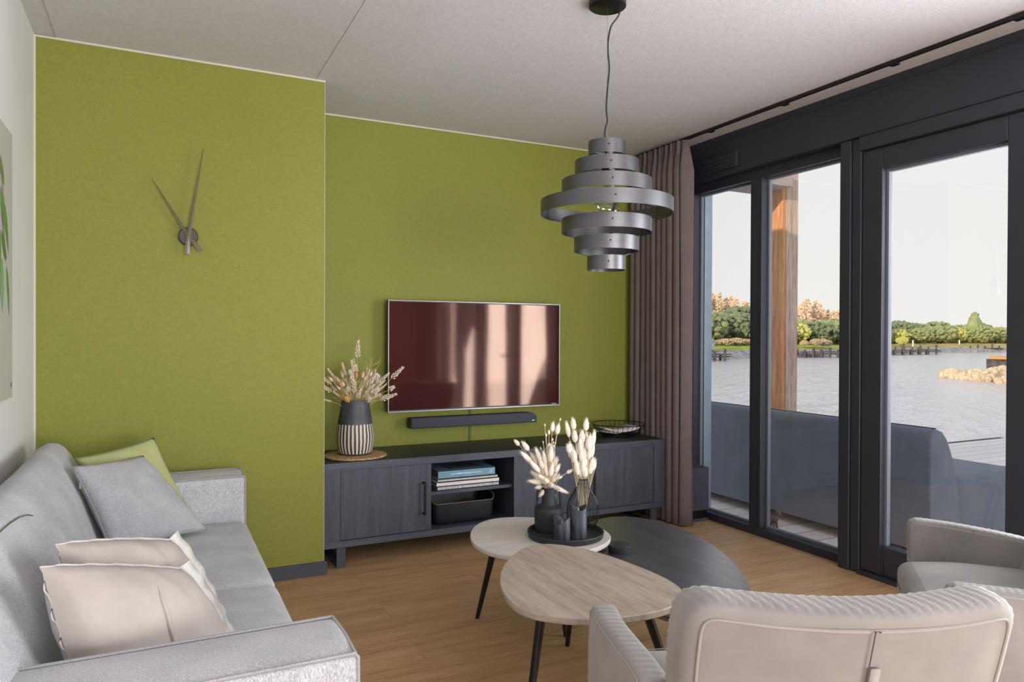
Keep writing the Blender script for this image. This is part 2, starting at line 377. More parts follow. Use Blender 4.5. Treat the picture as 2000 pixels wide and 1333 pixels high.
def obj(name, mb, mat, parent=None, world=True, smooth=True, ang=40, at=None, label=None):
    """one mesh object; its points are given in world metres unless world is False"""
    o = bpy.data.objects.new(name, mb.mesh(name, mat, smooth, ang) if isinstance(mb, MB) else mb)
    COL.objects.link(o)
    if parent is not None: o.parent = parent
    if world and parent is not None: off = wloc(parent); 
    else: off = Vector((0, 0, 0))
    if world and isinstance(mb, MB):
        org = Vector(at) if at is not None else off
        if org.length: o.data.transform(Matrix.Translation(-org))
        o.location = org - off
    elif at is not None: o.location = at
    if label: o['label'] = label
    return o
def tag(o, label, cat, group=None):
    o['label'] = label; o['category'] = cat
    if group: o['group'] = group
    return o
def thing(name, label, cat, loc=(0, 0, 0), rotz=0, group=None):
    o = bpy.data.objects.new(name, None); COL.objects.link(o); o.location = loc; o.rotation_euler = (0, 0, rotz); o.empty_display_size = .1
    return tag(o, label, cat, group)
def struct(name, mb, mat, parent=None, **kw):
    o = obj(name, mb, mat, parent, **kw)
    if parent is None: o['kind'] = 'structure'
    return o
def copy_tree(o, parent=None):
    c = o.copy(); COL.objects.link(c); c.parent = parent
    for ch in list(o.children): copy_tree(ch, c)
    return c
def smoothstep(a, b, x):
    t = max(0, min(1, (x - a) / (b - a))); return t * t * (3 - 2 * t)

# ------------------------------------------------------------------ room shell
CZ = 2.60
XL, YF, YB, XR = -.485, 3.82, 4.37, 3.42
struct('floor', MB().box(XL - .2, 3.50, -4.2, 4.45, -.1, 0), M['floor'], smooth=False)
struct('ceiling', MB().box(XL - .2, 3.62, -4.2, 4.55, CZ, CZ + .25).box(-.4, .7465, -4, YF, CZ - .004, CZ + .001).box(.750, 3.36, -4, YB, CZ - .004, CZ + .001), M['ceiling'], smooth=False)
struct('wall_left', MB().box(XL - .2, XL, -4.2, YF + .3, 0, CZ), M['white_wall'], smooth=False)
struct('wall_front', MB().box(XL, .797, YF, YB + .1, 0, CZ), M['green'], smooth=False)
struct('wall_back', MB().box(.797, 3.50, YB, YB + .15, 0, CZ), M['green'], smooth=False)
struct('wall_corner', MB().box(3.42, 3.55, 4.02, YB, 0, CZ), M['green'], smooth=False)
struct('wall_right', MB().box(3.40, 3.55, -4.2, -.62, 0, CZ), M['red_wall'], smooth=False)
# rear wall with a wide window opening
struct('wall_rear', MB().box(XL, -.35, -4.2, -4, 0, CZ).box(2.75, 3.4, -4.2, -4, 0, CZ).box(-.35, 2.75, -4.2, -4, 0, .35).box(-.35, 2.75, -4.2, -4, 2.35, CZ), M['white_wall'], smooth=False)
wr = struct('window_5', MB().box(-.35, 2.75, -4.16, -4.06, .35, .42).box(-.35, 2.75, -4.16, -4.06, 2.28, 2.35).box(-.35, -.28, -4.16, -4.06, .42, 2.28).box(2.68, 2.75, -4.16, -4.06, .42, 2.28).box(1.16, 1.24, -4.16, -4.06, .42, 2.28), M['frame'], smooth=False)
obj('window_pane', MB().box(-.28, 1.16, -4.115, -4.11, .42, 2.28).box(1.24, 2.68, -4.115, -4.11, .42, 2.28), M['glass'], wr, smooth=False)
struct('baseboard_front', MB().box(XL, .812, YF - .014, YF, 0, .07, .002), M['skirt'], smooth=False)
struct('baseboard_back', MB().box(.797, 3.4, YB - .014, YB, 0, .07, .002), M['skirt'], smooth=False)
struct('trim_1', MB().box(XL, .799, YF - .006, YF + .0, CZ - .013, CZ - .004), M['caulk'], smooth=False)
struct('trim_2', MB().box(.797, 3.36, YB - .006, YB, CZ - .013, CZ - .004), M['caulk'], smooth=False)
struct('trim_3', MB().box(XL, XL + .008, YF - .008, YF, 0, CZ - .004), M['caulk'], smooth=False)
struct('trim_4', MB().box(.7965, .7985, YF - .0015, YF + .004, .07, CZ - .013), M['caulk'], smooth=False)

# ---- window wall
FR = M['frame']
struct('trim_5', MB().box(3.34, 3.60, -.62, 4.02, 2.325, 2.545, .004).box(3.355, 3.60, -.62, 4.02, 2.55, 2.60), FR, smooth=False)
v_ = tag(obj('ventilation_grille', MB().box(3.318, 3.34, 3.47, 3.88, 2.355, 2.452, .004), FR, smooth=False), 'dark slim ventilation grille on the window header beside the curtain', 'ventilation grille')
obj('slat', MB().box(3.312, 3.319, 3.485, 3.865, 2.372, 2.384).box(3.312, 3.319, 3.485, 3.865, 2.396, 2.408).box(3.312, 3.319, 3.485, 3.865, 2.420, 2.432), FR, v_, smooth=False)
def window(name, y0, y1, ml, mr, z1=2.265, gz=.05):
    """y0..y1 clear glass, ml / mr widths of the members at the low-y and high-y side"""
    b = MB().box(3.415, 3.50, y0 - ml, y1 + mr, 0, gz, .003).box(3.415, 3.50, y0 - ml, y1 + mr, z1, 2.325, .003)
    b.box(3.415, 3.50, y1, y1 + mr, gz, z1, .003); b.box(3.415, 3.50, y0 - ml, y0, gz, z1, .003)
    o = struct(name, b, FR, smooth=False)
    g = .012
    obj('glazing_bead', MB().box(3.468, 3.492, y1 - g, y1, gz, z1).box(3.468, 3.492, y0, y0 + g, gz, z1).box(3.468, 3.492, y0 + g, y1 - g, z1 - g, z1).box(3.468, 3.492, y0 + g, y1 - g, gz, gz + g), M['lit_bead'], o, smooth=False)
    obj('window_pane', MB().box(3.478, 3.482, y0 + .004, y1 - .004, gz + .004, z1 - .004), M['glass'], o, smooth=False)
    return o
window('window_1', 3.440, 3.975, .047, .045)
window('window_2', 2.770, 3.346, .05, .047)
window('window_3', .16, .72, .05, .06)
window('window_4', -.45, .06, .10, .05)
# posts either side of the double door
struct('trim_6', MB().box(3.355, 3.52, 2.655, 2.722, 0, 2.325, .004).box(3.365, 3.52, 2.598, 2.652, 0, 2.325, .004), FR, smooth=False)
struct('trim_7', MB().box(3.355, 3.52, .782, .86, 0, 2.325, .004), FR, smooth=False)
struct('trim_8', MB().box(3.345, 3.52, .86, 2.598, 2.250, 2.325, .004).box(3.345, 3.52, .86, 2.598, 0, .022, .003), FR, smooth=False)
def door(name, y0, y1, g0, g1):
    o = struct(name, MB().box(3.372, 3.44, g1, y1, .025, 2.247, .004).box(3.372, 3.44, y0, g0, .025, 2.247, .004)
               .box(3.372, 3.44, g0, g1, 2.135, 2.247, .004).box(3.372, 3.44, g0, g1, .025, .175, .004), FR, smooth=False)
    obj('kick_panel', MB().box(3.366, 3.373, g0 + .03, g1 - .03, .04, .15, .002), FR, o, smooth=False)
    g = .014
    obj('glazing_bead', MB().box(3.405, 3.432, g1 - g, g1, .175, 2.135).box(3.405, 3.432, g0, g0 + g, .175, 2.135).box(3.405, 3.432, g0 + g, g1 - g, 2.135 - g, 2.135), M['lit_bead'], o, smooth=False)
    obj('door_pane', MB().box(3.418, 3.422, g0 + .004, g1 - .004, .18, 2.13), M['glass'], o, smooth=False)
    return o
d1 = door('door_1', 1.775, 2.594, 1.868, 2.478)
d2 = door('door_2', .864, 1.771, .96, 1.60)
h = obj('door_handle', MB().tube([(3.372, 1.70, 1.05), (3.32, 1.70, 1.05)], .009).tube([(3.32, 1.70, 1.05), (3.32, 1.58, 1.05)], .009), M['black'], d2)
# outer reveal at the far end of the first window: facade corner
struct('trim_9', MB().box(3.50, 3.62, 4.02, 4.25, -.2, 2.9), M['facade'], smooth=False)

# ---- curtain rail and curtain
rail = tag(obj('curtain_rail', MB().box(3.170, 3.190, -.6, 4.33, 2.578, 2.596, .002), M['black'], smooth=False), 'long thin black curtain rail fixed under the ceiling along the windows', 'curtain rail')
for y in (3.55, 2.95, 2.28, 1.72, 1.0, .3):
    obj('rail_bracket', MB().box(3.162, 3.198, y - .02, y + .02, 2.570, 2.579, .002), M['black'], rail, smooth=False)
def curtain_mesh(y0, y1, n, xc=3.14, end=True, seed=3):
    rng = random.Random(seed); ph = [rng.uniform(-.6, .6) for _ in range(n + 2)]; am = [rng.uniform(.7, 1.15) for _ in range(n + 2)]
    def f(u, v):
        z = .012 + v * (2.565 - .012)
        t = u * n; k = int(t); ff = t - k
        A = (am[min(k, n)] * (1 - ff) + am[min(k + 1, n)] * ff) * .042
        top = smoothstep(2.38, 2.56, z)
        A *= (1 - .72 * top) * (1.0 + .1 * (1 - v))
        q = 2 * pi * (t + .08 * sin(ph[min(k, n)] + t)) + .22 * sin(z * 1.5 + k)
        x = xc + A * sin(q) + .008 * sin(4 * q) * top
        y = y0 + (y1 - y0) * u + .014 * sin(2 * q) * (1 - top)
        if end:
            e = smoothstep(.955, 1, u); x += e * .075 * (1 - .6 * top); y += e * .01
            # hem flares a little
            y -= .02 * (1 - v) * u
        return (x, y, z)
    b = MB(); b.grid(f, n * 18, 26); return b
cu = tag(obj('curtain', curtain_mesh(4.325, 3.735, 10), M['curtain'], smooth=True, ang=180), 'floor length taupe curtain drawn back into the corner beside the green wall', 'curtain')
sm = cu.modifiers.new('thick', 'SOLIDIFY'); sm.thickness = .003
hd = obj('header_tape', MB().grid(lambda u, v: (3.136 + .016 * sin(u * 150) + .01 * sin(u * 61) + (.045 * smoothstep(.96, 1, u)), 4.32 - .575 * u, 2.47 + .098 * v), 400, 2), M['curtain'], cu, ang=180)
hd.modifiers.new('thick', 'SOLIDIFY').thickness = .003
c2 = tag(obj('curtain', curtain_mesh(-.15, -.62, 8, end=False, seed=9), M['curtain'], ang=180), 'taupe curtain gathered at the far end of the glazing behind the camera', 'curtain')
c2.modifiers.new('thick', 'SOLIDIFY').thickness = .003

# ------------------------------------------------------------------ wall clock
ck = thing('wall_clock', 'large frameless wall clock with two long tapering metal hands', 'clock', (.143, 3.82, 1.735))
obj('clock_disc', MB().lathe([(0, 0), (.040, 0), (.044, .004), (.044, .022), (.040, .026), (0, .026)], n=40), M['clock_disc'], ck, world=False).rotation_euler = (radians(90), 0, 0)
def hand(name, tip, tail, y, w0):
    c = Vector((.143, 1.735)); a = Vector(tip); b = Vector(tail); d = (a - b).normalized(); n = Vector((-d.y, d.x))
    pts = [b + n * w0 * .62, b - n * w0 * .62, c - n * w0 * .45, a - n * .0015, a + n * .0015, c + n * w0 * .45]
    vs = [(p.x, y, p.y) for p in pts] + [(p.x, y - .004, p.y) for p in pts]
    # folded ridge along the middle
    mb = MB(); k = len(pts)
    mid = [(b.x, y - .010, b.y), (c.x, y - .012, c.y), (a.x, y - .006, a.y)]
    mb.add(vs[:k] + mid, [(0, 1, 7 - 1), (0, 6, 7, 5), (1, 2, 7, 6), (2, 3, 8, 7), (5, 7, 8, 4), (4, 8, 3), (0, 5, 4, 3, 2, 1)])
    obj(name, mb, M['clock'], ck, ang=10)
hand('hour_hand', (-.014, 1.996), (.198, 1.667), 3.790, .020)
hand('minute_hand', (.209, 2.163), (.137, 1.648), 3.780, .022)

# ------------------------------------------------------------------ picture
pic = thing('wall_picture', 'frameless grey picture of hanging green leaves on the white wall', 'picture', (XL, 2.4, 1.5))
obj('print_panel', MB().box(XL, XL + .02, 1.70, 3.146, 1.030, 1.982, .001), M['canvas'], pic, smooth=False)
rng = random.Random(5)
def leaf(b, y, z, ln, wd, ang, bend):
    """flat printed leaf on the panel; it hangs down from (y, z)"""
    n = 10; L = []; Rr = []
    for i in range(n + 1):
        t = i / n; w = wd * sin(pi * min(1, t * 1.02)) ** .8 * (1 - .35 * t)
        a = ang + bend * t; py = y + sin(a) * ln * t; pz = z - cos(a) * ln * t
        L.append((XL + .0206, py + cos(a) * w, pz + sin(a) * w)); Rr.append((XL + .0206, py - cos(a) * w, pz - sin(a) * w))
    b.add(L + Rr[::-1], [tuple(range(2 * n + 2))])
for (y, z, ln, wd, an, be, mm) in [(2.90, 1.86, .13, .030, .70, .1, 'leaf'), (2.975, 1.72, .20, .030, .62, -.15, 'leaf'), (2.935, 1.61, .13, .026, .75, -.1, 'leaf'), (3.03, 1.50, .185, .023, .36, -.08, 'leaf'),
                                   (2.945, 1.52, .19, .042, .0, .05, 'leaf_pale'), (2.93, 1.76, .18, .030, .25, .1, 'leaf'), (2.88, 1.66, .2, .04, .1, .1, 'leaf'), (2.86, 1.55, .22, .045, -.1, .1, 'leaf'),
                                   (2.78, 1.80, .28, .045, .3, .1, 'leaf_pale'), (2.70, 1.62, .3, .045, -.2, .1, 'leaf'), (2.60, 1.72, .26, .04, -.5, .1, 'leaf')]:
    b = MB(); leaf(b, y, z, ln, wd, an, be); obj('printed_leaf', b, M[mm], pic, smooth=False)
obj('stem', MB().tube([(XL + .021, 2.80, 1.90), (XL + .021, 2.90, 1.85), (XL + .021, 2.97, 1.72), (XL + .021, 2.96, 1.62), (XL + .021, 3.02, 1.52)], .0022, 5), M['trunk'], pic)
obj('print_mark', MB().box(XL + .0195, XL + .0212, 3.112, 3.122, 1.068, 1.085), M['cable'], pic, smooth=False)

# ------------------------------------------------------------------ television and soundbar
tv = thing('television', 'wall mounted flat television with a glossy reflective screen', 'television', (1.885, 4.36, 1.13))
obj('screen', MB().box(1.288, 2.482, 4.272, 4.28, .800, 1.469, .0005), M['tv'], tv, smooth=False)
obj('bezel', MB().box(1.278, 2.492, 4.278, 4.315, .786, 1.480, .002), M['black'], tv, smooth=False)
obj('edge_strip', MB().box(1.278, 1.283, 4.270, 4.279, .786, 1.480).box(2.487, 2.492, 4.270, 4.279, .786, 1.480).box(1.283, 2.487, 4.270, 4.279, 1.475, 1.480).box(1.283, 2.487, 4.270, 4.279, .786, .793), M['silver'], tv, smooth=False)
obj('wall_bracket', MB().box(1.7, 2.1, 4.315, 4.366, 1.0, 1.3), M['black'], tv, smooth=False)
obj('brand_mark', MB().box(2.430, 2.465, 4.2712, 4.2722, .797, .802), M['silver'], tv, smooth=False)
sb = thing('soundbar', 'long charcoal fabric soundbar fixed below the television', 'soundbar', (1.86, 4.36, .71))
def sb_sec(x, s=1):
    y0, y1, z0, z1 = 4.262, 4.34, .678, .746
    zc, yc = (z0 + z1) / 2, (y0 + y1) / 2
    pts = []
    for (a, c, q0) in ((y0, z0, 180), (y1, z0, 270), (y1, z1, 0), (y0, z1, 90)):
        r = .012
        cy = a + (r if a == y0 else -r); cz = c + (r if c == z0 else -r)
        for k in range(5):
            q = radians(q0 + 22.5 * k); pts.append((x, yc + (cy + r * cos(q) - yc) * s, zc + (cz + r * sin(q) - zc) * s))
    return pts
b = MB()
secs = [sb_sec(1.432, .93), sb_sec(1.437, 1)] + [sb_sec(2.265, 1)]
# right-hand end: the top corner is rounded off
for k in range(1, 8):
    q = k / 7 * pi / 2; x = 2.265 + .045 * sin(q); top = .746 - .030 * (1 - cos(q))
    secs.append([(x, y, .678 + (z - .678) * (top - .678) / .068) for (_, y, z) in sb_sec(x, 1)])
b.loft(secs); obj('speaker_body', b, M['soundbar'], sb, ang=60)
obj('end_cap', MB().box(1.424, 1.433, 4.264, 4.34, .680, .744, .003), M['cable'], sb, smooth=False)
obj('wall_bracket', MB().box(1.75, 1.95, 4.34, 4.37, .69, .73), M['black'], sb, smooth=False)
def text(body, name, size, loc, rot, mat, parent):
    c = bpy.data.curves.new(name, 'FONT'); c.body = body; c.size = size; c.extrude = .0004; c.align_x = 'CENTER'; c.align_y = 'CENTER'
    c.materials.append(mat); o = bpy.data.objects.new(name, c); COL.objects.link(o); o.parent = parent
    o.location = Vector(loc) - wloc(parent); o.rotation_euler = rot; return o
obj('brand_mark', MB().box(2.274, 2.291, 4.2606, 4.2626, .690, .698, .001), M['white'], sb, smooth=False)
cb = tag(obj('wall_cable', MB().box(1.858, 1.868, 4.362, 4.370, .55, .80).box(1.8695, 1.872, 4.364, 4.370, .55, .80), M['dcable'], smooth=False), 'thin green painted cable cover running down from the television', 'cable')

# ------------------------------------------------------------------ tv cabinet
cab = thing('tv_cabinet', 'long low black oak media cabinet on sled legs', 'cabinet', (1.948, 4.1, 0))
BW = M['blackwood']; X0, X1, Y0, Y1, Z0, Z1 = .812, 3.084, 3.88, 4.345, .109, .570
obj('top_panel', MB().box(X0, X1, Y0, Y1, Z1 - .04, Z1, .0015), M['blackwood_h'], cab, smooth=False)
obj('bottom_panel', MB().box(X0, X1, Y0, Y1, Z0, Z0 + .036, .0015), wood('black_oak_rail', (58, 62, 74), (70, 75, 88), (84, 89, 103), 1, 'x'), cab, smooth=False)
obj('top_rail', MB().box(X0, X1, Y0 - .001, Y0 + .002, Z1 - .0415, Z1 - .002), bpy.data.materials['black_oak_rail'], cab, smooth=False)
for x0, x1 in ((X0, X0 + .086), (X1 - .086, X1)):
    obj('side_panel', MB().box(x0, x1, Y0, Y1, Z0 + .036, Z1 - .04, .001), BW, cab, smooth=False)
for x in (1.400, 1.950):
    obj('divider', MB().box(x, x + .018, Y0 + .02, Y1 - .02, Z0 + .036, Z1 - .04), BW, cab, smooth=False)
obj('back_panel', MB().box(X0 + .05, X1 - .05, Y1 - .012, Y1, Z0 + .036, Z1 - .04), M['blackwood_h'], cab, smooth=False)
obj('shelf', MB().box(1.418, 1.950, 3.915, Y1 - .012, .337, .356, .001), bpy.data.materials['black_oak_rail'], cab, smooth=False)
def cdoor(x0, x1, hx):
    d = obj('door', MB().box(x0, x1, Y0 + .004, Y0 + .022, Z0 + .039, Z1 - .043, .001), BW, cab, smooth=False)
    if hx:
        obj('handle', MB().box(hx - .006, hx + .006, Y0 - .030, Y0 - .020, .240, .430, .002).box(hx - .006, hx + .006, Y0 - .021, Y0 + .004, .242, .254).box(hx - .006, hx + .006, Y0 - .021, Y0 + .004, .416, .428), M['black'], d, smooth=False)
cdoor(.900, 1.419, 1.372); cdoor(1.950, 2.430, 0); cdoor(2.434, 2.996, 2.512)
for x0 in (.877, 2.971):
    obj('sled_leg', MB().box(x0, x0 + .048, 3.875, 3.890, 0, .109, .001).box(x0, x0 + .048, 4.31, 4.325, 0, .109, .001).box(x0, x0 + .048, 3.890, 4.31, 0, .014, .001).box(x0, x0 + .048, 3.89, 4.31, .095, .109), M['skirt'], cab, smooth=False)

# books on the shelf, stack from the bottom
def book(label, x0, x1, y0, y1, z0, z1, mat, extra=None):
    t = thing('book', label, 'book', ((x0 + x1) / 2, (y0 + y1) / 2, z0), group='books on the cabinet shelf')
    c = .003
    cv = obj('cover', MB().box(x0, x1, y0, y1, z0, z0 + c).box(x0, x1, y0, y1, z1 - c, z1).box(x0, x1, y0, y0 + c, z0, z1), mat, t, smooth=False)
    obj('pages', MB().box(x0 + .004, x1 - .004, y0 + .003, y1 - .005, z0 + c, z1 - c), M['paper'], t, smooth=False)
    return t
z = .3562
book('grey and pale print book at the bottom of the shelf stack', 1.475, 1.868, 3.930, 4.20, z, z + .022, M['multi_book'])
b2 = book('plain white book second from the bottom of the shelf stack', 1.468, 1.870, 3.928, 4.19, z + .022, z + .047, M['white_book'])
book('thin grey and white book under the thick blue book', 1.476, 1.862, 3.932, 4.19, z + .047, z + .064, M['grey_book'])
bk = book('thick light blue book on top of the shelf stack', 1.482, 1.848, 3.940, 4.21, z + .064, z + .111, M['blue_book'])
obj('cover_picture', MB().box(1.56, 1.78, 3.975, 4.16, z + .111, z + .1114), M['book_art'], bk, smooth=False)
obj('spine_title', MB().box(1.560, 1.600, 3.9394, 3.9402, z + .086, z + .090).box(1.600, 1.624, 3.9394, 3.9402, z + .0845, z + .0915).box(1.624, 1.684, 3.9394, 3.9402, z + .086, z + .090).box(1.684, 1.760, 3.9394, 3.9402, z + .0865, z + .0895), M['white'], bk, smooth=False)
obj('spine_emblem', MB().box(1.822, 1.826, 3.9394, 3.9402, z + .078, z + .096).box(1.814, 1.822, 3.9394, 3.9402, z + .078, z + .081), M['white'], bk, smooth=False)
# basket in the lower compartment
bt = thing('storage_basket', 'black leather storage basket in the open lower cabinet compartment', 'basket', (1.66, 4.06, .145))
def rrect(x0, x1, y0, y1, r, z, n=6):
    p = []
    for cx, cy, q0 in ((x1 - r, y1 - r, 0), (x0 + r, y1 - r, 90), (x0 + r, y0 + r, 180), (x1 - r, y0 + r, 270)):
        for k in range(n + 1):
            q = radians(q0 + 90 * k / n); p.append((cx + r * cos(q), cy + r * sin(q), z))
    return p
bx0, bx1, by0, by1 = 1.452, 1.852, 3.935, 4.20
b = MB(); lv = []
for dz, ins, rr in ((.0, .028, .03), (.006, .016, .035), (.03, .008, .04), (.125, 0, .04)):
    lv.append(rrect(bx0 + ins, bx1 - ins, by0 + ins, by1 - ins, rr, .147 + dz))
# the end walls rise above the sides
def rise(p):
    x, y, z_ = p; e = smoothstep(.72, 1.0, abs((x - (bx0 + bx1) / 2) / ((bx1 - bx0) / 2))); return (x, y, z_ + .045 * e * smoothstep(by0, by0 + .07, y) )
lv[-1] = [rise(p) for p in lv[-1]]
inner = [[(bx0 + (x - bx0) * .985 + .003, y * .997 + .012, z_) for x, y, z_ in lv[-1]], [(1.652 + (x - 1.652) * .93, 4.067 + (y - 4.067) * .9, z_ + .004) for x, y, z_ in lv[1]]]
b.loft(lv + [[((x - 1.652) * .975 + 1.652, (y - 4.067) * .965 + 4.067, z_) for x, y, z_ in lv[-1]]] + [inner[1]])
obj('basket_body', b, M['basket'], bt, ang=50)
obj('stitched_rim', MB().tube([(x, y, z_ + .001) for x, y, z_ in lv[-1]] + [lv[-1][0]], .0016, 5), base_mat('pale_stitching', (150, 134, 116), .8)[0], bt)

# ------------------------------------------------------------------ placemat, striped vase, dried bouquet
VX, VY = 1.03, 4.09
pm = tag(obj('woven_placemat', MB().lathe([(0, 0), (.168, 0), (.176, .005), (.176, .009), (.170, .013), (.155, .010), (.148, .013), (.135, .010), (.128, .013), (.11, .010), (0, .011)], n=72), M['woven'], world=False, at=(VX - .005, VY - .03, .570)), 'round woven seagrass mat under the striped vase', 'placemat')
vs_ = tag(obj('vase', MB().lathe([(0, 0), (.082, 0), (.090, .004), (.100, .03), (.1075, .075), (.107, .11), (.101, .16), (.093, .205), (.085, .25), (.079, .300), (.077, .305), (.073, .303), (.078, .25), (.09, .18), (.095, .08), (.07, .02), (0, .015)], n=64), M['vase'], world=False, at=(VX, VY, .5835)), 'dark ceramic vase with cream vertical stripes round its lower half', 'vase')
def head_mesh(name, L, R, mat, spikes=70, taper=.5, seed=0, spike=.5):
    rg = random.Random(seed); b = MB()
    b.lathe([(0, 0), (R * .55, L * .1), (R * .85, L * .3), (R * .8, L * .55), (R * .5, L * .82), (0, L)], n=9)
    for _ in range(spikes):
        t = rg.uniform(.05, .98); q = rg.uniform(0, 2 * pi); r = R * .75 * sin(pi * min(.98, max(.08, t * .9 + .06))) ** .6
        p = Vector((r * cos(q), r * sin(q), t * L)); d = Vector((cos(q) * .8, sin(q) * .8, 1.0)).normalized() * R * spike * rg.uniform(.7, 1.3)
        sd = Vector((-sin(q), cos(q), 0)) * R * .09
        b.add([p + sd, p - sd, p + d], [(0, 1, 2)])
    return b.mesh(name, mat, True, 60)
BUN = [head_mesh('bunny_tail_head_%s' % c, L, R, M['bunny'], 90, seed=i, spike=.55) for i, (c, L, R) in enumerate((('a', .052, .0145), ('b', .040, .0125), ('c', .070, .0125)))]
def stalk(parent, p0, p1, bend, head, hs=1, sr=.0009, mat='dry_stem', hdrop=0):
    p0 = Vector(p0); p1 = Vector(p1); mid = (p0 + p1) / 2 + Vector(bend)
    pts = [(p0 * (1 - t) ** 2 + mid * 2 * t * (1 - t) + p1 * t * t) for t in [i / 6 for i in range(7)]]
    s = obj('stem', MB().tube(pts, sr, 4), M[mat], parent)
    if head is not None:
        d = (pts[-1] - pts[-2]).normalized()
        hh = obj('seed_head', head, None, s, world=False, at=pts[-1] - wloc(s) - d * .004)
        hh.rotation_euler = d.to_track_quat('Z', 'Y').to_euler(); hh.scale = (hs, hs, hs)
    return s
# meadow bouquet in the striped vase
WH = []
rg = random.Random(2)
def plume(name, L, n, mat, size, spread, seed):
    rg = random.Random(seed); b = MB(); b.tube([(0, 0, 0), (0, 0, L)], .0012, 4)
    for i in range(n):
        t = (i + .5) / n; q = i * 2.4; r = spread * (1 - .6 * t)
        p = Vector((r * cos(q), r * sin(q), L * t)); b.ball(p, size * rg.uniform(.7, 1.2), 1, .55, .55, 1.3, Matrix.Rotation(.5, 3, Vector((-sin(q), cos(q), 0))))
    return b.mesh(name, mat, True, 60)
PL = [plume('oat_plume', .085, 26, M['dry_white'], .006, .012, 1), plume('wheat_ear', .075, 30, M['dry'], .0055, .007, 2), plume('white_blossom', .04, 30, M['dry_white'], .006, .018, 3),
      head_mesh('brown_teasel', .05, .016, M['dry_brown'], 120, seed=4, spike=.4), head_mesh('pale_tuft', .04, .012, M['dry'], 80, seed=5, spike=.9)]
bq = thing('dried_bouquet', 'bouquet of dried grasses, teasel and pale blossoms in the striped vase', 'dried flowers', (VX, VY, .80))
base = Vector((VX, VY, .80))
def bst(dx, dz, dy, head, hs=1, bend=0, mat='dry_stem', sr=.001):
    stalk(bq, base + Vector((dx * .12, dy * .1, 0)), base + Vector((dx, dy, dz)), (dx * -.15 + bend, 0, .02), head, hs, sr, mat)
bst(.012, .34, .0, PL[0], 1.15); bst(.23 - .02, .215, -.03, PL[0], 1.1, .03); bst(.19, .15, -.05, PL[2], .8)
bst(-.15, .19, -.02, PL[1], 1.25); bst(-.13, .23, -.02, PL[1], .8); bst(-.055, .09, -.07, PL[3], 1.25); bst(-.085, .17, -.04, PL[3], .8)
bst(0.0, .11, -.07, PL[2], .7); bst(.05, .09, -.075, PL[2], .7); bst(.09, .13, -.06, PL[2], 1.0); bst(.0, .22, -.02, PL[3], .8); bst(.11, .20, -.02, PL[2], 1.0)
for i in range(95):
    a = rg.uniform(-1, 1); dz = rg.uniform(.10, .27) * (1 - .25 * abs(a)); hd_ = rg.choice([PL[0], PL[1], PL[1], PL[4], PL[2], None])
    bst(a * .15, dz, rg.uniform(-.06, .05), hd_, rg.uniform(.65, 1.05), rg.uniform(-.02, .02))
for i in range(7):   # curly wisps
    x = rg.uniform(.08, .2); pts = [base + Vector((x * t * .9 + .02 * sin(9 * t + i), -.02, .12 + .20 * t + .012 * sin(14 * t + i))) for t in [k / 14 for k in range(15)]]
    obj('wisp', MB().tube(pts, .0008, 4), M['dry_stem'], bq)

# ------------------------------------------------------------------ wire bowl with magazines
bwl = thing('wire_bowl', 'shallow black wire bowl on the right end of the cabinet', 'bowl', (2.885, 4.13, .570))
BX, BY, BR = 2.885, 4.13, .185
def ring(r, z, t, cx, cy, n=56): return MB().tube([(cx + r * cos(2 * pi * k / n), cy + r * sin(2 * pi * k / n), z) for k in range(n + 1)], t, 6)
obj('rim', ring(BR, .655, .003, BX, BY), M['black'], bwl); obj('base_ring', ring(.075, .573, .003, BX, BY), M['black'], bwl)
b = MB()
for k in range(64):
    q = 2 * pi * k / 64; pts = []
    for t in (0, .2, .4, .6, .8, 1):
        r = .075 + (BR - .075) * (t ** .75); zz = .573 + .082 * t ** 1.8; qq = q + .12 * sin(k * pi) + (.06 if k % 2 else -.06) * t
        pts.append((BX + r * cos(qq), BY + r * sin(qq), zz))
    b.tube(pts, .0012, 4)
obj('wire_mesh', b, M['black'], bwl)
def sheet(label, cx, cy, rz, w_, d_, z0, curl, mat, pages=3):
    t = thing('magazine', label, 'magazine', (cx, cy, z0), rz, group='magazines in the wire bowl')
    for p in range(pages):
        b = MB().grid(lambda u, v: ((u - .5) * w_, (v - .5) * d_, .004 * p + curl * (2 * abs(u - .5)) ** 2.2), 14, 2)
        o = obj('page', b, M['magazine'] if p == pages - 1 else M['white_book'], t, world=False, ang=180); o.modifiers.new('thick', 'SOLIDIFY').thickness = .0025
    return t
sheet('curved glossy magazine lying on top in the wire bowl', BX - .03, BY - .02, radians(-8), .25, .19, .612, .022, None)
sheet('pale folded brochure under the top magazine in the wire bowl', BX - .05, BY + .04, radians(28), .20, .15, .590, .016, None, 2)

# ------------------------------------------------------------------ subwoofer
sw = thing('subwoofer', 'dark subwoofer box on the floor between curtain and window', 'subwoofer', (3.33, 3.93, 0))
obj('cabinet_body', MB().box(3.245, 3.405, 3.80, 4.01, .075, .366, .004), M['soundbar'], sw, smooth=False)
obj('port', MB().box(3.25, 3.40, 3.815, 4.0, .02, .075), M['black'], sw, smooth=False)
obj('port_horn', MB().lathe([(.008, 0), (.016, .01), (.030, .055)], (3.345, 3.835, .02), 20), M['black'], sw)
obj('base_plate', MB().box(3.245, 3.405, 3.80, 4.01, 0, .018, .003), M['soundbar'], sw, smooth=False)

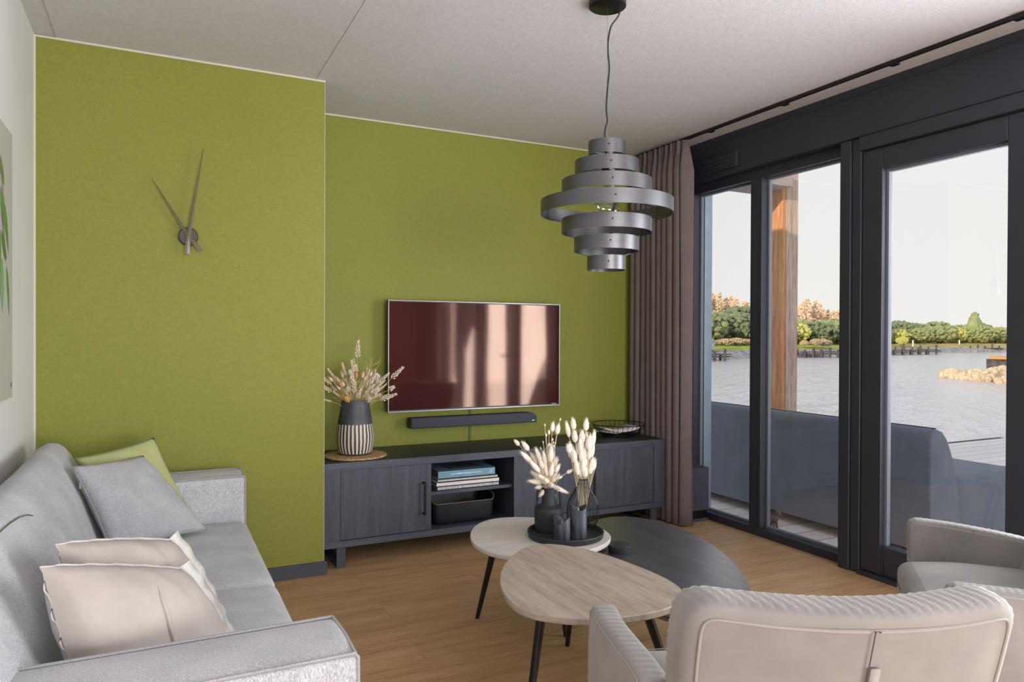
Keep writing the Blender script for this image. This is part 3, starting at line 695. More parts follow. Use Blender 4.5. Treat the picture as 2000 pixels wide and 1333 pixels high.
# ------------------------------------------------------------------ coffee tables
def spline_loop(pts, n=12):
    P = [Vector(p) for p in pts]; out = []; m = len(P)
    for i in range(m):
        a, b_, c, d = P[(i - 1) % m], P[i], P[(i + 1) % m], P[(i + 2) % m]
        for k in range(n):
            t = k / n; out.append(.5 * ((2 * b_) + (-a + c) * t + (2 * a - 5 * b_ + 4 * c - d) * t * t + (-a + 3 * b_ - 3 * c + d) * t ** 3))
    return out
def egg(cx, cy, L, Wd, ang, k=.22, n=72):
    """egg outline: L long, Wd wide, blunt end first, narrow end towards ang"""
    out = []
    for i in range(n):
        q = 2 * pi * i / n; x = L / 2 * cos(q); y = Wd / 2 * sin(q) * (1 - k * cos(q))
        out.append(Vector((cx + x * cos(ang) - y * sin(ang), cy + x * sin(ang) + y * cos(ang))))
    return out
def table(label, outline, z1, th, mat, edge_mat, legs, group='egg shaped coffee tables'):
    outline = [Vector(p[:2]) for p in outline]; c = sum(outline, Vector((0, 0))) / len(outline)
    t = thing('coffee_table', label, 'coffee table', (c.x, c.y, 0), group=group)
    secs = []
    for dz, ins in ((0, .010), (.002, .004), (.006, .001), (th - .003, 0), (th, .002)):
        secs.append([((p.x - c.x) * (1 - ins / .3) + c.x, (p.y - c.y) * (1 - ins / .3) + c.y, z1 - th + dz) for p in outline])
    obj('tabletop', MB().loft(secs), mat, t, ang=30)
    for (tx, ty, fx, fy) in legs:
        obj('leg', MB().tube([(tx, ty, z1 - th), (fx, fy, 0)], [.0165, .0095], 20), M['blackleg'], t)
    return t
# legs: (top x, top y, foot x, foot y)
table('white round coffee table carrying the black tray', egg(1.458, 2.709, .624, .587, 1.722, .222), .41, .022, M['white_top'], None, [(1.345, 2.84, 1.287, 2.925), (1.515, 2.63, 1.543, 2.583), (1.62, 2.76, 1.72, 2.76)])
table('large black oak egg shaped coffee table, lowest of the three', egg(1.82, 2.344, 1.35, .603, -1.971, .057), .36, .020, M['blacktable'], None, [(1.88, 2.80, 1.84, 2.90), (2.08, 2.66, 2.14, 2.70), (1.70, 2.02, 1.655, 1.93)])
table('pale oak egg shaped coffee table with a knotty grain, nearest of the three', spline_loop([(1.019, 2.13), (1.081, 2.23), (1.16, 2.321), (1.236, 2.382), (1.301, 2.402), (1.36, 2.381), (1.435, 2.285), (1.482, 2.12), (1.503, 1.955), (1.498, 1.828), (1.464, 1.743), (1.399, 1.689), (1.299, 1.664), (1.182, 1.673), (1.108, 1.696), (1.042, 1.735), (.982, 1.795), (.956, 1.854), (.954, 1.925), (.973, 2.02)], 4), .465, .024, M['oak_top'], None, [(1.094, 1.968, 1.018, 1.95), (1.355, 1.805, 1.508, 1.763), (1.42, 2.30, 1.502, 2.503)])

# tray, jug, wire vase, candles
tr = tag(obj('tray', MB().lathe([(0, 0), (.150, 0), (.158, .003), (.163, .022), (.161, .026), (.156, .024), (.150, .008), (.14, .006), (0, .006)], n=72), M['matt_black'], world=False, at=(1.562, 2.622, .410)), 'round black serving tray on the white coffee table', 'tray')
TZ = .4162
jg = thing('jug_vase', 'matt black two handled jug vase standing on the tray', 'vase', (1.532, 2.715, TZ))
obj('vase_body', MB().lathe([(0, 0), (.056, 0), (.060, .004), (.062, .05), (.0625, .092), (.060, .100), (.050, .106), (.036, .112), (.031, .120), (.028, .17), (.027, .186), (.024, .186), (.026, .12), (.03, .10), (0, .08)], n=48), M['matt_black'], jg, world=False)
cdir = Vector((.8953, -.4454, 0))
for s in (-1, 1):
    pts = [cdir * s * .052 + Vector((0, 0, .104)), cdir * s * .050 + Vector((0, 0, .15)), cdir * s * .045 + Vector((0, 0, .19)), cdir * s * .038 + Vector((0, 0, .194)), cdir * s * .027 + Vector((0, 0, .178))]
    obj('handle', MB().tube(pts, .005, 8), M['matt_black'], jg, world=False)
WX, WY = 1.668, 2.655
wv = thing('wire_vase', 'black wire bulb vase on the right of the tray', 'vase', (WX, WY, TZ))
for k in range(26):
    q = 2 * pi * k / 26; pts = [(WX + r * cos(q), WY + r * sin(q), TZ + z_) for r, z_ in ((.038, .003), (.055, .02), (.066, .045), (.070, .08), (.066, .115), (.052, .145), (.035, .175), (.024, .20), (.022, .222))]
    obj('wire', MB().tube(pts, .0013, 4), M['black'], wv)
obj('base_ring', ring(.038, TZ + .002, .002, WX, WY, 40), M['black'], wv); obj('neck_ring', ring(.0225, TZ + .222, .002, WX, WY, 32), M['black'], wv)
obj('glass_tube', MB().lathe([(.0, .004), (.017, .004), (.0175, .22), (.024, .226)], (WX, WY, TZ), 24), M['bulb'], wv)
def candle(label, x, y, r, hgt, dip, ph):
    t = thing('candle', label, 'candle', (x, y, TZ), group='flameless candles on the tray')
    n = 48; b = MB(); secs = []
    def topz(q): return hgt + dip * cos(2 * q + ph) - dip * .3 * cos(q + ph)
    for f in (0, .03, .5, .9, 1):
        secs.append([(x + r * (.97 if f == 0 else 1) * cos(2 * pi * k / n), y + r * (.97 if f == 0 else 1) * sin(2 * pi * k / n), TZ + f * topz(2 * pi * k / n)) for k in range(n)])
    secs.append([(x + r * .86 * cos(2 * pi * k / n), y + r * .86 * sin(2 * pi * k / n), TZ + topz(2 * pi * k / n) - .002) for k in range(n)])
    secs.append([(x + r * .7 * cos(2 * pi * k / n), y + r * .7 * sin(2 * pi * k / n), TZ + hgt - dip - .018) for k in range(n)])
    b.loft(secs); obj('wax_body', b, M['candle'], t, ang=50)
    obj('flame', MB().lathe([(0, 0), (.0035, .004), (.0045, .010), (.002, .020), (0, .026)], (x, y, TZ + hgt - dip - .018), 12), M['flame'], t)
candle('short black candle with a scalloped rim on the tray', 1.516, 2.572, .0345, .082, .011, 2.2)
candle('tall black candle standing beside the short one', 1.585, 2.556, .0345, .132, .010, .6)

# bunny tails
def bunny(label, cx, cy, z0, specs, group=None, seed=1, top=.18):
    t = thing('bunny_tail_bunch', label, 'dried grass', (cx, cy, z0))
    for (a, hgt, d, hd_, hs) in specs:
        p1 = Vector((cx, cy, z0)) + cdir * a + Vector((-.4454, -.8953, 0)) * d + Vector((0, 0, hgt))
        stalk(t, (cx + cdir.x * a * .1, cy + cdir.y * a * .1, z0), p1, (-a * .2, 0, .03 + .03 * abs(a)), BUN[hd_] if hd_ is not None else None, hs, .0013, 'dry')
    return t
rg = random.Random(11)
JZ = TZ + .145
sp1 = [(-.130, .225, 0, 1, .9), (-.090, .205, .01, 0, 1.0), (-.075, .150, .02, 2, 1.15), (-.043, .115, .03, 2, 1.15), (-.035, .05, .03, 1, .9), (.080, .105, .0, 1, .8), (.042, .085, .02, 1, .55), (.014, .285, 0, 0, .9), (.034, .275, 0, 0, .95), (.048, .335, 0, 1, .32), (-.018, .31, 0, 1, .32), (.0, .275, 0, 1, .55), (-.012, .265, 0, 1, .4)]
for i in range(34):
    a = rg.gauss(-.006, .022); sp1.append((a, rg.uniform(.03, .16), rg.uniform(-.02, .03), rg.choice([0, 2, 2]), rg.uniform(.85, 1.15)))
for i in range(24):
    a = rg.uniform(-.04, .045); sp1.append((a, rg.uniform(.12, .25), rg.uniform(-.02, .02), 1, rg.uniform(.2, .36)))
bunny('loose bunch of bunny tail grass and thin buds in the jug vase', 1.532, 2.715, JZ, sp1)
WZ = TZ + .010
sp2 = [(-.040, .430, .0, 0, 1.05), (.012, .425, 0, 0, 1.1), (-.034, .375, .01, 0, 1.15), (-.060, .395, 0, 2, 1.1), (-.005, .370, .01, 0, 1.2), (.020, .345, .02, 0, 1.2), (.040, .355, 0, 2, 1.1), (-.060, .330, .02, 1, 1.1), (-.050, .305, .0, 0, 1.0), (.060, .30, 0, None, 1), (.055, .26, 0, None, 1)]
for i in range(34): sp2.append((rg.gauss(0, .019), rg.uniform(.22, .34), rg.uniform(-.015, .02), rg.choice([0, 2, 2]), rg.uniform(.9, 1.2)))
for i in range(30): sp2.append((rg.gauss(0, .012), rg.uniform(.2, .28), rg.uniform(-.012, .012), None, 1))
bunny('tall upright bunch of bunny tail grass in the wire vase', WX, WY, WZ, sp2)

# coasters
def coaster(label, x, y, z0, r=.045):
    return tag(obj('coaster', MB().lathe([(0, 0), (r - .002, 0), (r, .0012), (r, .0048), (r - .002, .006), (0, .006)], n=48), M['matt_black'], world=False, at=(x, y, z0)), label, 'coaster', 'coasters on the black coffee table')
nm = ['bottom coaster of the round black stack on the black table', 'second coaster up in the round black stack', 'middle coaster of the round black stack', 'fourth coaster up in the round black stack', 'topmost coaster of the round black stack']
for i in range(5): coaster(nm[i], 1.738 + .002 * sin(i * 2), 2.478 + .002 * cos(i * 3), .3602 + i * .0062)
for i, l in enumerate(('lower coaster of the low pair beside the taller stack', 'upper coaster of the low pair beside the taller stack')): coaster(l, 1.628, 2.478, .3602 + i * .0062, .045)

# ------------------------------------------------------------------ pendant lamp
PX, PY = 1.613, 2.400
pl = thing('pendant_lamp', 'pendant lamp of stacked brushed grey metal rings', 'pendant lamp', (PX, PY, CZ))
obj('ceiling_rose', MB().lathe([(0, -.004), (.070, -.004), (.074, -.008), (.074, -.026), (.070, -.029), (0, -.029)], (PX, PY, CZ), 40), M['black'], pl)
pts = [(PX + .045, PY - .02, 2.575), (PX + .04, PY - .02, 2.54), (PX + .018, PY, 2.50), (PX + .004, PY, 2.44), (PX + .004, PY, 2.39), (PX + .010, PY, 2.33), (PX + .002, PY, 2.25), (PX - .003, PY, 2.17), (PX + .002, PY, 2.12), (PX - .008, PY, 2.085), (PX - .01, PY, 2.03), (PX, PY, 1.98)]
pts = [Vector(p) for p in pts]; sm_ = []
for i in range(len(pts) - 1):
    a, b_, c, d = pts[max(i - 1, 0)], pts[i], pts[i + 1], pts[min(i + 2, len(pts) - 1)]
    for k in range(5):
        t = k / 5; sm_.append(.5 * ((2 * b_) + (-a + c) * t + (2 * a - 5 * b_ + 4 * c - d) * t * t + (-a + 3 * b_ - 3 * c + d) * t ** 3))
obj('power_cord', MB().tube(sm_, .0034, 8), M['cable'], pl)
obj('steel_wire', MB().tube([(PX, PY, 2.575), (PX, PY, 2.0)], .0008, 5), M['chrome'], pl)
for z_, r in ((2.0076, .0735), (1.930, .1275), (1.854, .179), (1.774, .2625), (1.700, .179), (1.626, .1285), (1.5515, .0765)):
    rr = obj('shade_ring', MB().lathe([(r, -.0275), (r, .0275), (r - .0025, .0275), (r - .0025, -.0275)], (PX, PY, z_), 96, True), M['lamp'], pl)
    for k in range(3):
        q = radians(243.5 + 120 * k); dx, dy = cos(q), sin(q)
        obj('screw', MB().ball((PX + dx * (r + .001), PY + dy * (r + .001), z_ + .002), .0036, 1), M['cable'], rr)
for k in range(3):
    q = radians(243.5 + 120 * k); dx, dy = cos(q), sin(q); nx, ny = -dy, dx
    prof = [(.0705, 2.034), (.0705, 1.972), (.124, 1.965), (.124, 1.894), (.1755, 1.886), (.1755, 1.812), (.259, 1.800), (.259, 1.750), (.1755, 1.730), (.1755, 1.676), (.125, 1.652), (.125, 1.60), (.073, 1.58), (.073, 1.527)]
    vs = []; 
    for r, z_ in prof: vs += [(PX + dx * r + nx * .006, PY + dy * r + ny * .006, z_), (PX + dx * r - nx * .006, PY + dy * r - ny * .006, z_)]
    o = obj('support_strip', MB().add(vs, [(2 * i, 2 * i + 1, 2 * i + 3, 2 * i + 2) for i in range(len(prof) - 1)]), M['lamp'], pl, smooth=False)
    o.modifiers.new('thick', 'SOLIDIFY').thickness = .0018
obj('lamp_holder', MB().lathe([(0, 0), (.020, 0), (.020, -.08), (.014, -.085), (0, -.085)], (PX, PY, 1.95), 24), M['black'], pl)
obj('spider_arm', MB().tube([(PX - .07, PY, 1.985), (PX + .07, PY, 1.985)], .003, 6).tube([(PX, PY - .07, 1.985), (PX, PY + .07, 1.985)], .003, 6).tube([(PX, PY, 1.985), (PX, PY, 1.95)], .006, 8), M['chrome'], pl)
bl = obj('bulb', MB().lathe([(.013, 0), (.015, -.02), (.030, -.045), (.046, -.075), (.052, -.100), (.046, -.126), (.028, -.144), (0, -.150)], (PX, PY, 1.866), 32), M['bulb'], pl)
obj('filament', MB().tube([(PX - .01, PY, 1.85), (PX - .014, PY, 1.80), (PX, PY + .01, 1.775), (PX + .014, PY, 1.80), (PX + .01, PY, 1.85)], .0016, 6), M['chrome'], bl)

# ------------------------------------------------------------------ sofa
sf = thing('sofa', 'light grey fabric sofa against the white wall', 'sofa', (-.05, 2.5, 0))
S = M['sofa']
def seat_fn(cr):
    def f(p, h):
        a = max(0, 1 - (p.x / h.x) ** 2) * max(0, 1 - (p.y / h.y) ** 4)
        if p.z > 0: p = p + Vector((0, 0, cr * a + .003 * noise.noise(Vector((p.x * 7, p.y * 7, 0)))))
        return p
    return f
obj('seat_cushion', MB().soft(-.20, .375, 1.662, 2.560, .26, .415, .035, 18, seat_fn(.018)), S, sf, ang=180)
obj('seat_cushion', MB().soft(-.20, .375, 2.564, 3.470, .26, .415, .035, 18, seat_fn(.018)), S, sf, ang=180)
obj('sofa_frame', MB().soft(-.46, .36, 1.66, 3.47, .08, .27, .01, 4), S, sf)
def back_sec(y, s, tw=0):
    P = [(-.145, .385), (-.165, .43), (-.195, .50), (-.225, .57), (-.255, .64), (-.285, .705), (-.312, .757), (-.335, .795), (-.36, .815), (-.39, .818), (-.42, .80), (-.445, .75), (-.455, .65), (-.457, .40), (-.455, .20), (-.40, .15), (-.30, .15), (-.2, .20), (-.15, .30)]
    c = (-.33, .5); out = []
    for i, (x, z_) in enumerate(P):
        puff = .010 * sin(pi * min(1, max(0, (z_ - .42) / .4))) if i < 9 else 0
        nz = .006 * noise.noise(Vector((y * 2.5, z_ * 4, 1.7)))
        out.append((c[0] + (x - c[0]) * s + puff * 1 + nz, y, c[1] + (z_ - c[1]) * (1 - (1 - s) * .45)))
    return out
b = MB(); ys = [1.50, 1.505, 1.52, 1.55] + [1.6 + i * .094 for i in range(20)] + [3.45, 3.49, 3.51, 3.515]
ss = [.80, .9, .96, .99] + [1] * 20 + [.985, .95, .88, .80]
b.loft([back_sec(y, s_) for y, s_ in zip(ys, ss)]); obj('backrest', b, S, sf, ang=180)
obj('back_seam', MB().tube([(-.330, 1.95, .795), (-.326, 2.05, .793), (-.322, 2.15, .789), (-.316, 2.24, .782), (-.308, 2.31, .772), (-.300, 2.345, .760)], .0016, 5), M['seam'], sf)
def arm_fn(p, h):
    # soft top, tight sides
    a = max(0, 1 - (p.y / h.y) ** 2)
    if p.z > 0: p = p + Vector((0, 0, .010 * a * smoothstep(0, h.z, p.z)))
    return p
for (y0, y1) in ((1.432, 1.655), (3.475, 3.70)):
    ar = obj('armrest', MB().soft(-.455, .372, y0, y1, .06, .612, .018, 16, arm_fn), S, sf, ang=180)
    zt = .613
    for yy, sg in ((y0, -1), (y1, 1)):
        obj('piping', MB().tube([(-.44, yy + .006 * -sg, zt), (0, yy + .006 * -sg, zt + .001), (.362, yy + .006 * -sg, zt + .001), (.369, yy + .006 * -sg, zt - .006), (.371, yy + .006 * -sg, .4), (.371, yy + .006 * -sg, .09)], .0042, 6), M['sofa_pipe'], ar)
    obj('piping', MB().tube([(.364, y0 + .006, zt + .001), (.366, (y0 + y1) / 2, zt + .004), (.364, y1 - .006, zt + .001)], .0042, 6), M['sofa_pipe'], ar)
for x, y in ((-.40, 1.48), (.31, 1.48), (-.40, 3.64), (.31, 3.64)):
    obj('leg', MB().box(x - .02, x + .02, y - .02, y + .02, 0, .085, .003), M['blackleg'], sf, smooth=False)

def cushion(name, label, TL, TR, BR, BL, th, mat, backmat=None, flange=0, rnd=0, n=26, seed=0, pinch=.03, group='cushions on the sofa', wr=.004, side=1):
    TL, TR, BR, BL = map(Vector, (TL, TR, BR, BL)); c = (TL + TR + BR + BL) / 4
    t = thing(name, label, 'cushion', c, group=group)
    nrm = (TR - TL).cross(BL - TL).normalized() * -1
    if nrm.dot(Vector((0, -1, 0))) < 0 and nrm.dot(Vector((1, 0, 0))) < 0: nrm = -nrm
    def surf(sgn):
        def f(u, v):
            # pulled-in edges
            uu = u + pinch * sin(pi * v) * (1 - 2 * u) * .9 * (1 if True else 0); vv = v + pinch * sin(pi * u) * (1 - 2 * v) * .9
            X_, Y_ = 2 * uu - 1, 2 * vv - 1
            uu = .5 + .5 * X_ * sqrt(1 - rnd * Y_ * Y_); vv = .5 + .5 * Y_ * sqrt(1 - rnd * X_ * X_)
            p = TL * (1 - uu) * (1 - vv) + TR * uu * (1 - vv) + BR * uu * vv + BL * (1 - uu) * vv
            a = max(0, (1 - abs(2 * u - 1) ** 2.6)) * max(0, (1 - abs(2 * v - 1) ** 2.6)); a = a ** .48
            nz = noise.noise(Vector((u * 5 + seed, v * 5, seed * 1.7))) * wr + noise.noise(Vector((u * 13 + seed, v * 3, seed))) * wr * .6 * (1 - a * .5)
            return p + nrm * sgn * (th / 2 * a + (nz if 0 < u < 1 and 0 < v < 1 else 0) * min(1, a * 3))
        return f
    if backmat is None:
        b = MB(); b.grid(surf(1), n, n); b.grid(surf(-1), n, n); o = obj('cushion_cover', b, mat, t, ang=180)
    else:
        o = obj('cushion_cover', MB().grid(surf(1), n, n), mat, t, ang=180)
        obj('cushion_back', MB().grid(surf(-1), n, n), backmat, t, ang=180, label='white plush back')
    if flange:
        # soft flange standing out round the edge
        E = []
        fs = surf(0)
        for k in range(n): E.append((fs(k / n, 0), 0))
        for k in range(n): E.append((fs(1, k / n), 1))
        for k in range(n): E.append((fs(1 - k / n, 1), 2))
        for k in range(n): E.append((fs(0, 1 - k / n), 3))
        b = MB(); m_ = len(E); vs = []
        for k, (p, sd) in enumerate(E):
            d = (p - c); d -= nrm * d.dot(nrm); d.normalize(); wv_ = nrm * (.004 * sin(k * 1.3)) - nrm * .004
            fl_ = flange * (.3 if sd == 0 else 2.0 if sd == 1 else .05); vs += [p - nrm * .004, p + d * fl_ + wv_]
        b.add(vs, [(2 * k, 2 * ((k + 1) % m_), 2 * ((k + 1) % m_) + 1, 2 * k + 1) for k in range(m_)])
        fo = obj('flange', b, backmat or mat, t, ang=180); fo.modifiers.new('thick', 'SOLIDIFY').thickness = .004
    return t, surf
cushion('cushion', 'olive green cushion behind the grey cushion by the far armrest', (-.285, 3.335, .765), (-.005, 3.475, .815), (.160, 3.385, .455), (-.12, 3.28, .455), .07, M['green_cush'], seed=1, wr=.008)
gc, gs = cushion('cushion', 'light grey cushion leaning on the olive cushion', (-.280, 3.14, .765), (-.045, 3.385, .752), (.195, 3.235, .448), (-.145, 2.995, .455), .12, M['grey_cush'], seed=4, wr=.010)
e_ = [gs(0)(0, k / 12) + Vector((.004, -.012, 0)) for k in range(1, 12)]
obj('zip', MB().tube(e_, .0022, 5), M['sofa_pipe'], gc)
obj('zip_pull', MB().box(*(lambda p: (p.x - .004, p.x + .004, p.y - .012, p.y - .006, p.z - .02, p.z + .004))(gs(0)(0, .2))), M['silver'], gc, smooth=False)
cushion('cushion', 'cream velvet cushion behind the front cream cushion', (-.215, 1.945, .785), (.045, 2.185, .700), (.195, 2.085, .435), (-.11, 1.90, .45), .14, M['cream'], M['cream_back'], .018, rnd=.13, seed=7, pinch=.012, wr=.009)
cc, cs = cushion('cushion', 'front cream velvet cushion with a centre seam by the near armrest', (-.225, 1.775, .785), (.068, 2.005, .668), (.185, 1.925, .435), (-.125, 1.725, .45), .17, M['cream'], M['cream_back'], .018, rnd=.13, seed=9, pinch=.012, wr=.009)
obj('centre_seam', MB().tube([cs(1)(.53 - .16 * t + .12 * t * t * 1, .22 + .72 * t) + Vector((0, -.001, 0)) for t in [k / 12 for k in range(13)]], [.002] + [.0055] * 11 + [.004], 8), M['cream'], cc)

# ------------------------------------------------------------------ armchairs
def rounded_path(pts, rad, seg=10):
    """open 2d polyline with filleted inner corners"""
    P = [Vector(p) for p in pts]; out = [P[0]]
    for i in range(1, len(P) - 1):
        a = (P[i - 1] - P[i]).normalized(); b_ = (P[i + 1] - P[i]).normalized(); r = rad[i - 1]
        s0 = P[i] + a * r; s1 = P[i] + b_ * r
        for k in range(seg + 1):
            t = k / seg; out.append(s0 * (1 - t) ** 2 + P[i] * 2 * t * (1 - t) + s1 * t * t)
    out.append(P[-1])
    # resample evenly
    L = [0]
    for i in range(1, len(out)): L.append(L[-1] + (out[i] - out[i - 1]).length)
    n = 260; res = []; j = 0
    for k in range(n + 1):
        d = L[-1] * k / n
        while j < len(L) - 2 and L[j + 1] < d: j += 1
        f = (d - L[j]) / max(1e-9, L[j + 1] - L[j]); res.append(out[j] * (1 - f) + out[j + 1] * f)
    return res, L[-1]
def padded_panel(path, fmap, pleat=(.15, .9), amp=.0036, freq=1 / .022, skew=1.2, crown=.012, ins_k=1.0):
    """path: 2d outline (open at the bottom); fmap(a, b, t) -> point, t=0 outer side, t=1 inner side"""
    n = len(path) - 1; L = 0; prof = [(.034, 0), (.020, .015), (.006, .10), (0, .25), (-.001, .42), (-.001, .58), (0, .75), (.006, .90), (.020, .985), (.034, 1)]
    prof = [(a * ins_k, t) for a, t in prof]; fine = []
    for i in range(len(prof) - 1):
        for k in range(2):
            f = k / 2; fine.append((prof[i][0] * (1 - f) + prof[i + 1][0] * f, prof[i][1] * (1 - f) + prof[i + 1][1] * f))
    fine.append(prof[-1]); secs = []; rows0 = []; rows1 = []
    for i in range(n + 1):
        p = path[i]; t_ = (path[min(i + 1, n)] - path[max(i - 1, 0)]).normalized(); nn = Vector((t_.y, -t_.x))  # inward normal (path runs left-bottom, up, over, down)
        if i: L += (p - path[i - 1]).length
        sec = []
        for ins, tt in fine:
            pl_ = smoothstep(pleat[0] - .12, pleat[0], tt) * (1 - smoothstep(pleat[1], pleat[1] + .1, tt))
            on_top = 1
            q = p + nn * (ins + amp * pl_ * (.5 + .5 * sin(2 * pi * (L * freq + skew * tt))))
            sec.append(fmap(q.x, q.y, tt))
        secs.append(sec); rows0.append(p + nn * prof[0][0]); rows1.append(p + nn * prof[-1][0])
    b = MB(); k = len(fine)
    b.add([q for s_ in secs for q in s_], [(i * k + j, (i + 1) * k + j, (i + 1) * k + j + 1, i * k + j + 1) for i in range(n) for j in range(k - 1)])
    for rows, tt in ((rows0, 0), (rows1, 1)):
        h_ = n // 2; mseg = 16; vs = []
        for i in range(h_ + 1):
            a, c = rows[i], rows[n - i]
            for j in range(mseg + 1):
                f = j / mseg; q = a * (1 - f) + c * f
                pf = crown * (4 * f * (1 - f)) * smoothstep(h_, h_ * .75, i)
                sgn = -1 if tt == 0 else 1
                vs.append(fmap(q.x, q.y, tt + sgn * pf))
        b.add(vs, [(i * (mseg + 1) + j, (i + 1) * (mseg + 1) + j, (i + 1) * (mseg + 1) + j + 1, i * (mseg + 1) + j + 1) for i in range(h_) for j in range(mseg)])
    pipe = [fmap(r_.x, r_.y, -.01) for r_ in rows0]
    pipe1 = [fmap(r_.x, r_.y, 1.01) for r_ in rows1]
    return b, pipe, pipe1
ZT = .772; HW = .325
def make_chair(label, loc, rot):
    c = thing('armchair', label, 'armchair', loc, rot, group='taupe velvet armchairs')
    V = M['velvet']
    # back: x right, z up; rear at t=0
    def top(x): return ZT - .008 * (1 - (x / HW) ** 2)
    pts = [(-HW + .03, .16), (-HW - .002, .60)] + [(-HW, top(HW) )] + [(x, top(x)) for x in [-HW * .55, -HW * .25, 0, HW * .25, HW * .55]] + [(HW, top(HW))] + [(HW + .002, .60), (HW - .03, .16)]
    path, L = rounded_path(pts, [.06, .075, .04, .03, .03, .03, .04, .075, .06])
    def fm(a, b_, t):
        yr = -.035 - .123 * (b_ - .40) / .40; th = .125
        return Vector((a, yr + th * t + .071 * (a / HW) ** 2 - .071, b_))
    b, pipe, pipe1 = padded_panel(path, fm, skew=1.5)
    obj('backrest', b, V, c, world=False, ang=180)
    obj('piping', MB().tube(pipe[::2], .0030, 6), M['velvet_pipe'], c, world=False)
    obj('back_seam', MB().tube([fm(.0, .765 - .03 - .05 * k, -.075) for k in range(11)], .0013, 5), M['seam'], c, world=False)
    tb = [fm(.004, .655, -.09), fm(.022, .655, -.09), fm(.022, .57, -.08), fm(.004, .57, -.08)]
    o = obj('pull_tab', MB().add(tb, [(0, 1, 2, 3)]), M['velvet_pipe'], c, world=False); o.modifiers.new('thick', 'SOLIDIFY').thickness = .006
    for s in (-1, 1):
        pa, L = rounded_path([(-.03, .14), (.0, .530), (.10, .545), (.25, .556), (.412, .562), (.402, .14)], [.05, .05, .05, .045], 12)
        def fa(a, b_, t, s=s):
            fl = .332 + .060 * smoothstep(-.02, .36, a)
            return Vector((s * (fl + .029 * (.5 - t) * 2 + .012 * sin(pi * min(1, max(0, (b_ - .1) / .55))) * (1 if t < .5 else 0)), a, b_))
        b, pipe, pipe1 = padded_panel(pa, fa, crown=.10, skew=.2, amp=.0016, ins_k=.42)
        ar = obj('armrest', b, V, c, world=False, ang=180)
        obj('piping', MB().tube(pipe[::2], .0030, 6), M['velvet_pipe'], ar, world=False)
        obj('piping', MB().tube(pipe1[::2], .0018, 6), M['velvet_pipe'], ar, world=False)
        st_ = [fa(.20, zz, 1.08) for zz in (.548, .51, .48, .44)]
        obj('armrest_seam', MB().tube(st_, .0012, 4), M['seam'], ar, world=False)
    def sfn(p, h):
        if p.z > 0: p = p + Vector((0, 0, .022 * max(0, 1 - (p.x / h.x) ** 2) * max(0, 1 - (p.y / h.y) ** 4)))
        k = smoothstep(0, h.y, p.y); p = p + Vector((p.x * .06 * k, 0, -.02 * k * (1 if p.z > 0 else 0)))
        return p
    obj('seat_cushion', MB().soft(-.305, .305, .02, .455, .27, .435, .04, 14, sfn), V, c, world=False, ang=180)
    obj('seat_seam', MB().tube([(x, .415, .424 + .010 * (1 - (x / .31) ** 2)) for x in [-.30 + .06 * k for k in range(11)]], .0016, 5), M['velvet_pipe'], c, world=False)
    obj('seat_frame', MB().soft(-.31, .31, -.02, .40, .13, .29, .02, 6), V, c, world=False)
    for x, y in ((-.37, .33), (.37, .33), (-.28, -.04), (.28, -.04)):
        obj('leg', MB().tube([(x * .96, y, .16), (x * 1.04, y + (.02 if y > 0 else -.02), 0)], [.014, .009], 12), M['blackleg'], c, world=False)
    return c
ch1 = make_chair('taupe velvet armchair seen from behind, its backrest towards us', (1.243, 1.048, 0), radians(64.65 - 90))
ch2 = copy_tree(ch1); ch2.location = (2.595, 1.239, 0); ch2.rotation_euler = (0, 0, radians(131.5 - 90))
ch2['label'] = 'taupe velvet armchair beside the glass door, facing the coffee tables'

# ------------------------------------------------------------------ outdoors: deck, sofa, post
struct('floor_deck', MB().box(3.50, 10.5, -8, 5.88, -.20, -.12), M['deck'], smooth=False)
struct('trim_10', MB().box(3.50, 10.5, 5.84, 5.90, -.5, -.115), M['pier'], smooth=False)
os_ = thing('outdoor_sofa', 'blue grey upholstered outdoor sofa with its high back to the window', 'sofa', (4.5, 3.8, -.12))
def prof_back(y, s):
    P = [(4.20, -.05), (4.20, .62), (4.206, .665), (4.225, .694), (4.26, .704), (4.31, .690), (4.355, .645), (4.395, .57), (4.43, .48), (4.46, .38), (4.485, .25), (4.50, .10), (4.50, -.05)]
    c = (4.35, .3); return [(c[0] + (x - c[0]) * s, y, c[1] + (z_ - c[1]) * s) for x, z_ in P]
ys = [2.752, 2.756, 2.770, 2.79, 3.2, 3.8, 4.4, 5.0, 5.34, 5.36, 5.365]; ss = [.965, .985, .997, 1, 1, 1, 1, 1, .997, .985, .965]
obj('backrest', MB().loft([prof_back(y, s_) for y, s_ in zip(ys, ss)]), M['osofa'], os_, ang=50)
obj('seat', MB().soft(4.47, 5.25, 2.755, 5.30, -.05, .385, .05, 10), M['osofa'], os_, ang=180)
obj('back_piping', MB().tube([(4.262, 2.76, .706), (4.262, 5.36, .706)], .004, 6), M['skirt'], os_)
for x, y in ((4.3, 2.95), (4.3, 5.1), (5.1, 2.95), (5.1, 5.1)):
    obj('leg', MB().box(x - .03, x + .03, y - .03, y + .03, -.12, -.05), M['black'], os_, smooth=False)
po = thing('porch_post', 'tall timber porch post of one orange and one weathered plank', 'post', (5.5, 5.1, -.12))
obj('orange_plank', MB().box(5.455, 5.50, 5.075, 5.235, -.12, 2.88, .003), M['post_red'], po, smooth=False)
obj('weathered_plank', MB().box(5.502, 5.66, 5.070, 5.235, -.12, 2.88, .004), M['post_grey'], po, smooth=False)
tag(obj('porch_beam', MB().box(3.56, 5.45, 4.95, 5.39, 2.70, 2.86), M['soffit'], smooth=False), 'pale boarded porch beam seen at the top of the first window', 'beam')
